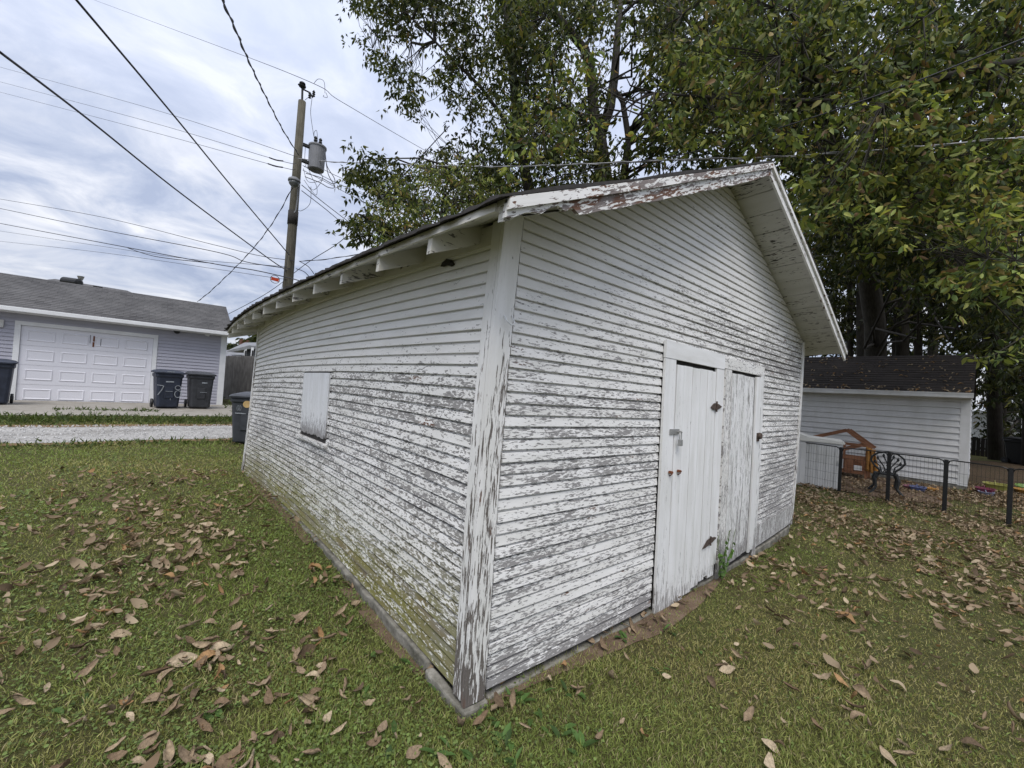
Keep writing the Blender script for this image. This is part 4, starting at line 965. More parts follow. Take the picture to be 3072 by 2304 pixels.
# white plastic cabinet behind the first panel
cb = thing('storage_cabinet', (10.05, .80, float(gz(10.05, .8))), 'white plastic cabinet with a domed lid behind the pen', 'cabinet')
cx0, cy0, cz0 = 10.05, .80, float(gz(10.05, .8)) - .02
d1 = np.array((.10, -.46, 0)); d2 = np.array((.40, .09, 0))
mb = MB(); mb.obox((cx0, cy0, cz0 + .50), d1, d2, (0, 0, .50)); mb.build('body', M['vinyl_white'], cb, bevel=.02)
for s_ in np.linspace(-.8, .8, 6):
    mb = MB(); mb.obox(np.array((cx0, cy0, cz0 + .5)) + d1 * s_ - d2 * 1.01, d1 * .03, d2 * .02, (0, 0, .44)); mb.build('rib', M['vinyl_white'], cb)
mb = MB(); pr = [(-1.08, 1.0), (-1.1, 1.03), (-.98, 1.06), (.2, 1.085), (.62, 1.15), (1.05, 1.16), (1.1, 1.10), (1.08, 1.0)]
vs = [np.array((cx0, cy0, cz0 + h_)) - d1 * s_ + d2 * 1.08 * e_ for e_ in (-1, 1) for s_, h_ in pr]; m = len(pr)
mb.add(vs, [tuple(range(m)), tuple(range(m, 2 * m))[::-1]] + [(i, (i + 1) % m, m + (i + 1) % m, m + i) for i in range(m)]); mb.build('lid', plain('cream_plastic', (.62, .61, .56), .5, .3, var=.05), cb)
mb = MB(); mb.obox(np.array((cx0, cy0, cz0 + .62)) + d1 * .92 - d2 * 1.05, d1 * .05, d2 * .04, (0, 0, .03)); mb.build('latch', M['vinyl_white'], cb)

# wooden hutch with a broken A-frame and a gold cloth
hx, hy = 12.25, .62; hz = float(gz(hx, hy))
ht = thing('rabbit_hutch', (hx, hy, hz), 'orange brown wooden hutch with open pitched frame against the white garage', 'hutch')
def HP(u, v, z): return np.array((hx + .10 * u + v, hy - u, hz + z))      # u to the right in view, v backwards
def hbar(name, a, b, w_=.05, h_=.05, mat='hutch'):
    mb = MB(); mb.bar(HP(*a), HP(*b), w_, h_); d = HP(*b) - HP(*a); d /= np.linalg.norm(d); c_ = (HP(*a) + HP(*b)) / 2
    mb.p = [((np.array(q) - c_) @ d, (np.array(q) - c_)[2] * .7 + (np.array(q) - c_)[0], 0) for q in mb.v]; return mb.build(name, M[mat], ht)
for v in (0, .42):
    for u in (-.38, .42): hbar('leg', (u, v, -.02), (u, v, .80 if v == 0 else .78), .055)
    hbar('gable_rafter', (-.72, v, .93), (.0, v, 1.21), .055, .075); hbar('gable_rafter', (.0, v, 1.21), (.52, v, .80), .055, .075)
    hbar('rail', (-.40, v, .16), (.44, v, .16), .05, .06); hbar('rail', (-.40, v, .52), (.44, v, .52), .05, .07); hbar('rail', (-.45, v, .86), (.42, v, .84), .04, .04)
hbar('brace', (-.30, .02, .60), (.38, .02, .90), .05, .09); hbar('brace', (-.02, .0, .55), (-.02, .0, .87), .045, .05)
hbar('door_stile', (.02, -.02, .18), (.02, -.02, .50), .04, .05); hbar('door_stile', (.10, -.02, .18), (.10, -.02, .50), .13, .03); hbar('door_stile', (-.18, -.02, .18), (-.18, -.02, .50), .04, .05)
mb = MB(); mb.hexa([HP(-.36, .02, .18), HP(.40, .02, .18), HP(.40, .40, .18), HP(-.36, .40, .18), HP(-.36, .02, .20), HP(.40, .02, .20), HP(.40, .40, .20), HP(-.36, .40, .20)]); mb.build('floor_board', M['hutch'], ht)
mb = MB(); mb.hexa([HP(-.36, .36, .18), HP(.40, .36, .18), HP(.40, .40, .18), HP(-.36, .40, .18), HP(-.36, .36, .52), HP(.40, .36, .52), HP(.40, .40, .52), HP(-.36, .40, .52)]); mb.build('back_panel', M['hutch'], ht)
for (ua, ub, za, zb_) in ((.18, .34, .22, .34), (-.15, -.03, .22, .46)):
    mb = MB(); mb.hexa([HP(ua, -.01, za), HP(ub, -.01, za), HP(ub, .0, za), HP(ua, .0, za), HP(ua, -.01, zb_), HP(ub, -.01, zb_), HP(ub, .0, zb_), HP(ua, .0, zb_)]); mb.build('window_panel', M['vinyl_white'], ht)
mb = MB(); vs = []; nx_, nz_ = 9, 10
for j in range(nz_):
    for i in range(nx_):
        f = j / (nz_ - 1); u = .40 + .20 * i / (nx_ - 1) + .04 * f; vs.append(HP(u + .02 * math.sin(i * 2.2 + j * .5), -.05 + .035 * math.sin(i * 2.1 + j * .4), .84 - .60 * f - .08 * i / nx_ + .02 * math.sin(i * 3)))
mb.add(vs, [(j * nx_ + i, j * nx_ + i + 1, (j + 1) * nx_ + i + 1, (j + 1) * nx_ + i) for j in range(nz_ - 1) for i in range(nx_ - 1)])
o = mb.build('cloth', M['cloth_gold'], None, smooth=True); tagp(o, 'faded gold cloth hanging from the right side of the wooden hutch', 'cloth')
m_ = o.modifiers.new('solid', 'SOLIDIFY'); m_.thickness = .008

# cast iron chair, seen from behind
cxh, cyh = 10.35, -.40; czh = float(gz(cxh, cyh)) + .012
ic = thing('iron_chair', (cxh, cyh, czh), 'black cast iron garden chair with leafy fan shaped back', 'chair')
def CP(u, v, z): return np.array((cxh + .62 * u * .3 + v * .96, cyh - u * .96 + v * .2, czh + z))
iron = plain('dark_cast_iron', (.018, .02, .02), .6, .4, var=.4, sc=30)
outl = [(-.12, .42), (-.13, .50), (-.21, .58), (-.27, .68), (-.25, .77), (-.16, .85), (0, .89), (.16, .85), (.25, .77), (.27, .68), (.21, .58), (.13, .50), (.12, .42)]
mb = MB(); mb.tube([CP(u, -.06 - .05 * z, z) for u, z in outl], .019, 8); mb.build('back_frame', iron, ic)
for pts in ([(-.02, .44), (-.06, .58), (-.16, .74)], [(.02, .44), (.06, .58), (.16, .74)], [(-.01, .44), (.0, .62), (-.07, .80)], [(.01, .44), (.02, .62), (.09, .79)], [(-.09, .46), (-.12, .58), (-.21, .66)], [(.09, .46), (.12, .58), (.21, .66)], [(-.08, .45), (0, .54), (.08, .45)]):
    mb = MB(); mb.tube([CP(u, -.06 - .05 * z, z) for u, z in pts], .011, 6); mb.build('stem', iron, ic)
for u, z in ((-.16, .74), (.16, .74), (-.07, .80), (.09, .79), (-.20, .66), (.20, .66), (0, .60)):
    mb = MB(); c = CP(u, -.06 - .05 * z, z); mb.add([c + np.array(CP(a, b2, h) - CP(0, 0, 0)) for a, b2, h in ((0, 0, -.045), (.026, .006, 0), (0, .012, .05), (-.026, .006, 0), (0, -.012, 0))], [(0, 1, 4), (1, 2, 4), (2, 3, 4), (3, 0, 4), (0, 3, 2, 1)]); mb.build('cast_leaf', iron, ic)
mb = MB(); rg = [(.20 * math.cos(a), .20 * math.sin(a)) for a in np.linspace(0, 2 * math.pi, 17)[:-1]]
vs = [CP(a, .12 + b2, .40) for a, b2 in rg] + [CP(a, .12 + b2, .425) for a, b2 in rg]; mb.add(vs, [tuple(range(16))[::-1], tuple(range(16, 32))] + [(i, (i + 1) % 16, 16 + (i + 1) % 16, 16 + i) for i in range(16)]); mb.build('seat', iron, ic)
for su in (-1, 1):
    for v0, v1 in ((-.04, -.12), (.26, .34)):
        mb = MB(); mb.tube([CP(su * .15, v0, .41), CP(su * .19, v0 + (v1 - v0) * .2, .30), CP(su * .17, v0 + (v1 - v0) * .5, .14), CP(su * .24, v1, .03), CP(su * .27, v1, .0)], [.034, .03, .022, .027, .03], 8); mb.build('leg', iron, ic)

# toys on the ground
def toy(name, loc, dims, col, label, rz_=0, kind='bucket'):
    x, y = loc; z = float(gz(x, y)) + .01; o = thing(name, (x, y, z), label, 'toy', 'toys scattered by the white garage')
    mt = plain('toy_plastic', col, .45, .4, var=.12)
    w_, d_, h_ = dims; mb = MB(); pr = [(.42, 0), (.5, .9), (.56, .92), (.56, 1.0), (.46, 1.0), (.38, .1)]
    vs = []; n = 12
    for r_, hh in pr:
        for k in range(n): a = 2 * math.pi * k / n; vs.append((x + w_ * r_ * math.copysign(abs(math.cos(a)) ** .6, math.cos(a)), y + d_ * r_ * math.copysign(abs(math.sin(a)) ** .6, math.sin(a)), z + h_ * hh))
    mb.add(vs, [(i * n + k, i * n + (k + 1) % n, (i + 1) * n + (k + 1) % n, (i + 1) * n + k) for i in range(len(pr) - 1) for k in range(n)] + [tuple(range(n))[::-1], tuple((len(pr) - 1) * n + k for k in range(n))])
    mb.build('tray', mt, o); mb = MB(); mb.tube([(x - w_ * .45, y, z + h_ * .9), (x - w_ * .2, y + .02, z + h_ * 1.4), (x + w_ * .2, y + .02, z + h_ * 1.4), (x + w_ * .45, y, z + h_ * .9)], .008, 6); mb.build('handle', mt, o)
    return o
toy('toy_tray', (11.75, -.78), (.34, .26, .10), (.09, .11, .22), 'blue plastic toy tray on the bare ground')
toy('toy_basket', (11.95, -.62), (.26, .20, .07), (.28, .12, .15), 'pink toy basket beside the blue tray')
toy('toy_tray', (12.15, -.98), (.20, .2, .06), (.5, .25, .05), 'small orange toy dish right of the blue tray')
toy('toy_basket', (13.3, -1.78), (.38, .3, .12), (.17, .03, .06), 'dark red toy basket off the white garage corner')
toy('toy_tray', (13.05, -1.80), (.25, .25, .07), (.25, .27, .36), 'pale lilac toy dish in front of the red basket')
toy('toy_box', (14.2, -1.95), (.5, .4, .17), (.26, .25, .06), 'yellow green toy box near the dark fence')
toy('toy_box', (14.5, -2.45), (.5, .4, .10), (.33, .17, .03), 'orange toy tray at the right edge of the photo')
toy('toy_tray', (15.2, -2.55), (.9, .5, .12), (.13, .22, .04), 'lime green toy tray behind the orange one')

# ---------------------------------------------------------------- utility pole
PX, PY = 2.106, 13.934; pz = float(gz(PX, PY))
up_ = thing('utility_pole', (PX, PY, pz), 'tall wooden utility pole with transformer rising behind the old garage', 'utility pole')
mb = MB(); mb.tube([(PX, PY, pz - .3), (PX + .02, PY, 4), (PX + .03, PY, 8), (PX + .04, PY, 10.95)], [.175, .155, .135, .118], 14); mb.build('shaft', M['pole_wood'], up_, smooth=True)
mb = MB(); mb.tube([(PX + .02, PY, 6.72), (PX + .022, PY, 7.18)], [.158, .156], 14); mb.build('dark_band', M['felt'], up_, smooth=True)
tf = thing('transformer', tuple(at(950, 510, 13.7)), 'grey pole mounted transformer can hanging right of the pole', 'transformer')
a = at(945, 512, 13.65); b = at(953, 440, 13.65); a = np.array((b[0], b[1], a[2]))
prof = [(.0, 0), (.22, .0), (.24, .02), (.245, .30), (.255, b[2] - a[2] - .06), (.275, b[2] - a[2] - .05), (.275, b[2] - a[2]), (.18, b[2] - a[2] + .05), (0, b[2] - a[2] + .06)]
gm = plain('transformer_grey', (.20, .205, .22), .6, .3, var=.1, sc=4)
mb = MB(); mb.lathe(prof, a, 22); mb.build('tank', gm, tf, smooth=False)
for dx in (-.09, .06):
    mb = MB(); q = np.array((a[0] + dx, a[1] - .05, b[2] + .03)); mb.lathe([(.03, 0), (.06, .04), (.035, .07), (.06, .11), (.035, .15), (.055, .19), (.03, .24), (0, .26)], q, 12); mb.build('bushing', iron, tf)
mb = MB(); mb.obox((a[0] - .30, a[1], b[2] - .12), (.14, 0, 0), (0, .05, 0), (0, 0, .04)); mb.obox((a[0] - .30, a[1], a[2] + .15), (.14, 0, 0), (0, .05, 0), (0, 0, .04)); mb.build('bracket', iron, tf)
sl = thing('street_lamp', tuple(at(885, 545, 13.3)), 'round grey street lamp head clamped to the left of the pole', 'lamp')
c = at(883, 540, 13.35)
mb = MB(); hd = [(.0, .0), (.10, -.01), (.17, -.06), (.185, -.11), (.18, -.14)]; mb.lathe([(r, z + .08) for r, z in hd], c, 18); mb.build('head', gm, sl, smooth=True)
mb = MB(); mb.lathe([(.165, -.06), (.15, -.14), (.09, -.21), (0, -.235)], c, 18); mb.build('glass_bowl', plain('smoked_glass', (.12, .13, .13), .15, .6), sl, smooth=True)
mb = MB(); mb.tube([c + (0, 0, -.05), c + (.13, .05, -.12), c + (.16, .1, -.5), c + (.14, .12, -.9), c + (.10, .14, -.98)], .022, 8); mb.build('arm', gm, sl)
ins = thing('pole_top_insulator', (PX + .04, PY, 10.95), 'ribbed insulators on steel brackets at the pole top', 'insulator')
T0 = np.array((PX + .04, PY, 10.95))
mb = MB(); mb.tube([T0 + (0, 0, -.05), T0 + (-.02, 0, .42)], .035, 8); mb.tube([T0 + (-.02, 0, .42), T0 + (-.16, 0, .52)], .025, 6); mb.tube([T0 + (-.02, 0, .42), T0 + (.22, 0, .42), T0 + (.32, 0, .30)], .025, 6); mb.build('bracket', iron, ins)
mb = MB(); mb.lathe([(.03, 0), (.11, .03), (.12, .06), (.05, .09), (.10, .12), (.09, .16), (.03, .20), (0, .21)], T0 + (-.03, 0, .46), 14); mb.build('insulator', iron, ins)
for k_, dx in enumerate((.22, .34)):
    mb = MB(); mb.lathe([(.02, 0), (.05, .02), (.03, .06), (.055, .09), (.03, .13), (.05, .16), (.02, .22), (0, .23)], T0 + (dx, 0, .22 + .12 * k_), 10); mb.build('insulator', iron, ins)

# wires: sagging cables; ends given by line of sight and distance
def cable(pts, r, name, label, mat='wire', twist=0, group='overhead wires', cat='wire'):
    """pts: (X, Y, distance ahead)"""
    P = [at(*p) for p in pts]; out = []
    n = 14
    for i in range(len(P) - 1):
        p0 = P[max(i - 1, 0)]; p1 = P[i]; p2 = P[i + 1]; p3 = P[min(i + 2, len(P) - 1)]
        for k in range(n):
            t_ = k / n; out.append(.5 * (2 * p1 + (p2 - p0) * t_ + (2 * p0 - 5 * p1 + 4 * p2 - p3) * t_ ** 2 + (3 * p1 - p0 - 3 * p2 + p3) * t_ ** 3))
    out.append(P[-1])
    mb = MB(); mb.tube(out, r, 6)
    if twist:
        d = 0; o2 = []; fine = []
        for i in range(len(out) - 1):
            for k in range(6): fine.append(out[i] + (out[i + 1] - out[i]) * k / 6)
        for i, q in enumerate(fine):
            if i: d += np.linalg.norm(q - fine[i - 1])
            o2.append(q + np.array((math.cos(d * 7), math.sin(d * 7) * .5, math.sin(d * 7))) * r * 1.7)
        mb.tube(o2, r * .8, 5)
    o = mb.build(name, M[mat], None, smooth=True); return tagp(o, label, cat, group)
cable([(275, -3, 40), (600, 118, 24), (907, 236, 14), (1024, 305, 14.6), (1257, 441, 18), (1500, 575, 24)], .010, 'power_line', 'single high wire running over the pole top')
cable([(-8, 199, 30), (450, 325, 20), (893, 471, 13.9)], .0085, 'power_line', 'uppermost of the three thin wires left of the pole')
cable([(-8, 243, 30), (450, 366, 20), (808, 473, 14.2), (889, 490, 13.9)], .0085, 'power_line', 'middle of the three thin wires left of the pole')
cable([(-8, 274, 30), (450, 394, 20), (804, 491, 14.2), (886, 509, 13.9)], .0085, 'power_line', 'lowest of the three thin wires left of the pole')
for X, Y, X2, Y2, lb in ((808, 473, 849, 483, 'upper'), (804, 491, 848, 502, 'lower')):
    cable([(X, Y, 14.1), ((X + X2) / 2, (Y + Y2) / 2 + 2, 14.1), (X2, Y2, 14.0)], .022, 'dead_end_strain_clamp', lb + ' dark clamp on the thin wires left of the pole', group='strain clamps', cat='clamp')
cable([(226, -4, 5.2), (520, 345, 8.0), (700, 565, 11), (868, 765, 13.9)], .016, 'service_cable', 'thick black cable from the top edge down to the pole', group='service cables')
cable([(-6, 152, 5.0), (270, 362, 7.0), (540, 578, 10), (801, 772, 13.5), (862, 812, 13.9)], .016, 'service_cable', 'thick black cable from the left edge down to the pole', group='service cables')
cable([(664, -6, 5.5), (705, 85, 6.6), (745, 180, 8), (795, 285, 10), (850, 392, 12.2), (897, 466, 13.9)], .013, 'service_cable', 'twisted cable dropping from the top centre to the pole', twist=1, group='service cables')
cable([(-6, 596, 24), (300, 650, 19), (640, 734, 15.5), (783, 768, 14.5), (883, 782, 13.9)], .011, 'telephone_cable', 'uppermost cable of the low bundle left of the pole', group='telephone cables')
cable([(-6, 624, 24), (300, 688, 19), (640, 754, 15.5), (740, 786, 14.8), (870, 806, 13.9)], .015, 'telephone_cable', 'second cable of the low bundle, sagging into the pole', group='telephone cables')
cable([(-6, 669, 24), (380, 742, 18), (640, 791, 15.5), (760, 810, 14.5), (860, 832, 13.8), (898, 842, 13.8)], .017, 'telephone_cable', 'thickest cable of the low bundle carrying the red tag', group='telephone cables')
cable([(-6, 692, 26), (300, 738, 20), (560, 776, 16.5), (860, 800, 13.9)], .008, 'telephone_cable', 'fourth and thin cable of the low bundle', group='telephone cables')
cable([(-6, 723, 26), (300, 757, 20), (640, 806, 16), (812, 832, 14.2), (860, 838, 13.9)], .008, 'telephone_cable', 'lowest thin cable of the bundle over the grey roof', group='telephone cables')
cable([(384, 744, 18), (470, 770, 17), (640, 790, 15.6)], .015, 'cable_splice', 'black splice sagging under the low bundle', group='telephone cables')
cable([(878, 562, 13.7), (820, 665, 14.5), (745, 762, 15.8), (640, 866, 17.2), (592, 905, 18.0)], .010, 'service_drop', 'twisted drop from the lamp to the grey roof', twist=1, group='service cables')
cable([(1348, 378, 8.5), (1122, 620, 11), (1024, 722, 12.5), (920, 790, 14.4), (800, 880, 16.5), (668, 951, 19)], .011, 'service_drop', 'drop wire crossing behind the pole from the tree', group='service cables')
cable([(893, 475, 13.8), (925, 480, 13.7), (1024, 487, 13), (1150, 491, 12), (1500, 500, 10), (2048, 479, 8), (2303, 472, 7.4), (2650, 449, 6.6), (3090, 410, 5.8)], .012, 'service_drop', 'bright twisted drop running right over the roof', mat='wire_alu', twist=1, group='service cables')
cable([(1650, 540, 9.5), (1850, 495, 8.3), (2048, 463, 7.6), (2350, 380, 6.6), (2700, 262, 5.7), (3090, 108, 5.0)], .009, 'service_drop', 'plain black wire climbing through the leaves at right', group='service cables')
cable([(2420, 770, 9), (2720, 752, 8.2), (3090, 719, 7.6)], .0055, 'guy_wire', 'thin grey wire low among the leaves at right', mat='wire_alu', group='service cables')
cable([(900, 784, 13.8), (975, 778, 13.9), (1060, 765, 14.2), (1130, 748, 14.6), (1300, 700, 16)], .010, 'service_drop', 'low wire running right from the pole above the eave', twist=1, group='service cables')
cable([(897, 783, 13.8), (925, 800, 14), (945, 826, 14.2)], .011, 'cable_loop', 'short stub hanging right of the pole, upper one', group='cable loops', cat='cable')
cable([(888, 806, 13.8), (912, 815, 13.8), (930, 833, 14)], .013, 'cable_loop', 'short stub hanging right of the pole, lower one', group='cable loops', cat='cable')
cable([(868, 745, 13.7), (862, 775, 13.7), (845, 868, 13.9)], .007, 'ground_wire', 'thin wire running down the left side of the pole', group='cable loops', cat='cable')
for a, b, c_, r, lb in (((905, 555, 13.7), (980, 615, 15), (1078, 690, 17), .012, 'upper'), ((905, 572, 13.7), (970, 622, 15), (1060, 694, 17), .012, 'lower')):
    cable([a, b, c_, (1150, 745, 19)], r, 'service_drop', lb + ' of the two dark drops falling right of the pole', group='service cables')
for Y0_, Y1_, lb in ((520, 597, 'top'), (541, 618, 'middle'), (555, 640, 'bottom')):
    cable([(908, Y0_ - 45, 13.8), (1002, Y0_ + 4, 14.6), (1118, Y1_ - 20, 16), (1300, Y1_ + 70, 19)], .0085, 'power_line', lb + ' of the thin wires running right below the transformer')
# slack loops between transformer and pole
LP = [[(975, 462, 13.5), (982, 500, 13.4), (1003, 535, 13.4), (1000, 552, 13.4), (962, 533, 13.5), (918, 520, 13.7)],
      [(976, 462, 13.5), (984, 520, 13.4), (1004, 560, 13.4), (985, 562, 13.4), (960, 548, 13.5), (915, 530, 13.7)],
      [(916, 440, 13.7), (918, 500, 13.6), (960, 520, 13.5), (965, 540, 13.5), (925, 545, 13.6), (910, 505, 13.7)],
      [(915, 480, 13.7), (935, 530, 13.5), (950, 560, 13.5), (948, 585, 13.5), (925, 560, 13.6)],
      [(912, 500, 13.7), (950, 512, 13.5), (968, 535, 13.5), (940, 570, 13.5), (912, 540, 13.7)],
      [(933, 560, 13.6), (930, 610, 13.5), (905, 632, 13.6), (890, 628, 13.7)],
      [(915, 300, 13.8), (935, 290, 13.8), (932, 340, 13.8), (941, 405, 13.7), (946, 425, 13.65)],
      [(945, 425, 13.65), (942, 400, 13.6), (950, 392, 13.6), (953, 425, 13.6)],
      [(942, 250, 13.9), (955, 237, 13.9), (972, 245, 14), (975, 280, 14)], [(972, 285, 14), (970, 290, 14), (982, 292, 14), (978, 278, 14)]]
wl = ['transformer outermost loop', 'transformer second loop', 'tangle left loop', 'tangle middle loop', 'tangle round loop', 'lamp feed loop', 'jumper from pole top', 'bushing hoop', 'top jumper arch', 'top clip loop']
for i, L_ in enumerate(LP):
    cable(L_, .0075 if i not in (0, 1) else .012, 'cable_loop', 'thin slack wire by the pole, the ' + wl[i], group='cable loops', cat='cable')
tg_ = thing('cable_tag', tuple(at(825, 838, 13.7)), 'orange red tag in a wire ring hanging from the cable', 'tag')
c = at(825, 838, 13.7); ring = [c + (.135 * math.cos(a), 0, .125 * math.sin(a)) for a in np.linspace(0, 2 * math.pi, 25)]
mb = MB(); mb.tube(ring, .009, 6, False); mb.build('ring', M['wire'], tg_)
mb = MB(); mb.obox(c, (.11, 0, -.01), (0, .02, 0), (.005, 0, .05)); mb.build('sleeve', plain('orange_red_plastic', (.50, .06, .02), .5, .3), tg_)

# ---------------------------------------------------------------- trees
K = 3072 / 2212
def inpoly(X, Y, poly):
    r = np.zeros(len(X), bool); n = len(poly)
    for i in range(n):
        x1, y1 = poly[i]; x2, y2 = poly[(i + 1) % n]
        c = ((y1 > Y) != (y2 > Y)) & (X < (x2 - x1) * (Y - y1) / (y2 - y1 + 1e-9) + x1); r ^= c
    return r
def atn(X, Y, t): return CAM_P + t[:, None] * (CR * ((X - 1536) / CAM_F)[:, None] - CU * ((Y - 1152) / CAM_F)[:, None] + CF)
def sample(poly, n, t0, t1, gap=0.0, gs=70., seed=0, zmin=None):
    """points spread through the volume that a crown fills; gap opens holes in it"""
    poly = np.array(poly, float); lo = poly.min(0); hi = poly.max(0); out = []; k = 0
    while k < n:
        X = rng.uniform(lo[0], hi[0], n * 3); Y = rng.uniform(lo[1], hi[1], n * 3); m = inpoly(X, Y, poly)
        if gap: m &= fbm(X / gs + seed * 3.1, Y / gs + seed * 1.7, 3) > gap
        X, Y = X[m], Y[m]; t = rng.uniform(t0, t1, len(X)); P = atn(X * K, Y * K, t)
        if zmin is not None: P = P[P[:, 2] > zmin]
        out.append(P); k += len(P)
    return np.concatenate(out)[:n]
GREENS = np.array([(.032, .046, .015), (.049, .065, .018), (.073, .086, .024), (.020, .030, .012), (.098, .104, .030)])
AUT = np.array([(.20, .18, .055), (.25, .19, .08), (.17, .11, .06), (.15, .15, .05)])
def leaf_cols(n, aut=.08, gain=1.0, jit=.25):
    c = GREENS[rng.integers(0, len(GREENS), n)] * gain; a = rng.random(n) < aut
    c[a] = AUT[rng.integers(0, len(AUT), a.sum())]; return c * rng.uniform(1 - jit, 1 + jit, (n, 1))
KITE = [(0, 0, 0), (.38, -.5, .06), (.38, .5, .06), (1.12, 0, -.10)]; KF = [(0, 1, 3), (0, 3, 2)]
LEAF7 = [(0, 0, 0), (.25, -.42, .05), (.6, -.42, .03), (1, 0, -.14), (.6, .42, .03), (.25, .42, .05), (.45, 0, -.02)]
LF7 = [(0, 1, 6), (1, 2, 6), (2, 3, 6), (3, 4, 6), (4, 5, 6), (5, 0, 6)]
def thin(C, poly, keep):
    """opens the crown round the bare fork"""
    d = C - CAM_P; z = d @ CF; X = (1536 + (d @ CR) / z * CAM_F) / K; Y = (1152 - (d @ CU) / z * CAM_F) / K
    return C[~inpoly(X, Y, np.array(poly, float)) | (rng.random(len(C)) < keep)]
FORK = [(1205, 95), (1250, 60), (1375, 60), (1400, 200), (1385, 330), (1270, 335), (1225, 230)]
def leaves_at(C, per, rad, size, aut, gain=1.0, near=False, droop=1.0):
    # sprays: each centre splits into a few twig ends, and the leaves fan out and hang from them
    ns = max(2, per // 6); C2_ = np.repeat(C, ns, 0) + rng.normal(size=(len(C) * ns, 3)) * rad * np.array((1, 1, .6))
    k_ = int(math.ceil(per / ns)); n = len(C2_) * k_; O = rng.normal(size=(n, 3)) * np.array((1, 1, .45)); O /= np.linalg.norm(O, axis=1, keepdims=True)
    P = np.repeat(C2_, k_, 0) + O * size * rng.uniform(.1, .7, (n, 1)); per = ns * k_
    D = O * .8 + rng.normal(size=(n, 3)) * .22 + np.array((0, 0, -1.)) * (droop * rng.uniform(.35, 1.3, (n, 1)))
    Nn = rng.normal(size=(n, 3)); sz = size * rng.uniform(.6, 1.25, n); cg = np.repeat(rng.uniform(.6, 1.45, len(C)), per)[:, None] * np.repeat(rng.uniform(.8, 1.25, len(C2_)), k_)[:, None]
    return scatter(P, D, Nn, sz, sz * rng.uniform(.36, .50, n), LEAF7 if near else KITE, LF7 if near else KF, leaf_cols(n, aut, gain) * cg)
def grow(name, label, trunk, radii, C, nl=30, group='trees behind the old garage', extra=None, leafsets=(), tw=1.0, cat='tree'):
    base = np.array(trunk[0], float); tr = thing(name, tuple(base), label, cat, group)
    mb = MB(); mb.tube(trunk, radii, 10); mb.build('trunk', M['bark'], tr, smooth=True)
    T = []; T = [np.array(a) * (1 - f) + np.array(b) * f for a, b in zip(trunk[:-1], trunk[1:]) for f in np.linspace(0, 1, 16)]
    for pts, r in (extra or []):
        mb = MB(); mb.tube(pts, r, 8); mb.build('limb', M['bark'], tr, smooth=True)
        T += [np.array(a) * (1 - f) + np.array(b) * f for a, b in zip(pts[:-1], pts[1:]) for f in np.linspace(0, 1, 14)]
    T = np.array(T); nodes = [T]
    idx = rng.permutation(len(C)); mb = MB(); mt = MB()
    for q in C[idx[:nl]]:
        d = np.linalg.norm((T - q) * (1, 1, .5), axis=1) + 1.6 * np.maximum(0, T[:, 2] - q[2] + .3) + rng.random(len(T)) * 1.6; s_ = T[np.argmin(d)]
        L_ = np.linalg.norm(q - s_); pts = []
        for f in np.linspace(0, 1, 6):
            w_ = rng.normal(size=3) * .10 * L_ * math.sin(math.pi * f); pts.append(s_ + (q - s_) * f + np.array((0, 0, .18 * L_ * math.sin(math.pi * f * .8) * .5)) + w_)
        r0 = min(.055, .012 + .011 * L_) * tw; mb.tube(pts, [r0, r0 * .8, r0 * .62, r0 * .45, r0 * .32, r0 * .2], 6); nodes.append(np.array(pts))
    if mb.v: mb.build('branches', M['bark'], tr, smooth=True, kind='stuff')
    N = np.concatenate(nodes)
    for q in C[idx[nl:]]:
        j = np.argmin(((N - q) ** 2).sum(1)); s_ = N[j]; m_ = (q + s_) / 2 + rng.normal(size=3) * .08
        if np.linalg.norm(q - s_) < 3.0: mt.tube([s_, m_, q + (0, 0, .05)], [.011 * tw, .008 * tw, .004 * tw], 4, False)
    if mt.v: mt.build('twigs', M['bark'], tr, kind='stuff')
    V = []; F = []; Cc = []; o = 0
    for (v, f, c) in leafsets: V.append(v); F.append(f + o); Cc.append(c); o += len(v)
    np_mesh('crown', np.concatenate(V), np.concatenate(F), M['leaf'], tr, col=np.concatenate(Cc), kind='stuff')
    return tr
def gnd(p): return np.array((p[0], p[1], float(gz(p[0], p[1])) - .1))
A_ = lambda x, y, t: at(x * K, y * K, t)

# slim tree left of centre
PA = [(735, -40), (760, 60), (772, 112), (835, 165), (858, 215), (885, 258), (925, 232), (960, 262), (985, 300), (945, 330), (905, 318), (890, 345), (930, 400), (1010, 440), (1180, 440), (1290, 400), (1300, -40)]
C1 = thin(sample(PA, 640, 11.5, 14.5, .46, 42, 1), FORK, .15); C1b = sample([(742, 345), (770, 335), (850, 360), (905, 400), (900, 440), (830, 430), (765, 395)], 40, 11, 12, .0); C1c = sample([(762, 478), (800, 462), (850, 480), (840, 525), (770, 530)], 30, 11, 12, 0)
bA_ = gnd(A_(1160, 900, 13.2)); C1 = np.concatenate([C1, C1b, C1c])
grow('tall_tree', 'slim dark tree with drooping leaves left of the gable peak', [bA_, A_(1150, 480, 13.2), A_(1142, 410, 13.2), A_(1120, 300, 13), A_(1112, 200, 13), A_(1100, 90, 12.9), A_(1088, -50, 12.8)], [.22, .19, .17, .15, .14, .12, .08], C1, 46,
     extra=[([A_(1120, 300, 13), A_(1040, 190, 12.6), A_(960, 110, 12.3), A_(870, 20, 12)], [.07, .05, .035, .02]), ([A_(1130, 355, 13), A_(1060, 365, 12.5), A_(1010, 400, 12)], [.05, .03, .015])],
     leafsets=[leaves_at(C1, 30, .24, .16, .015, 1.0)])
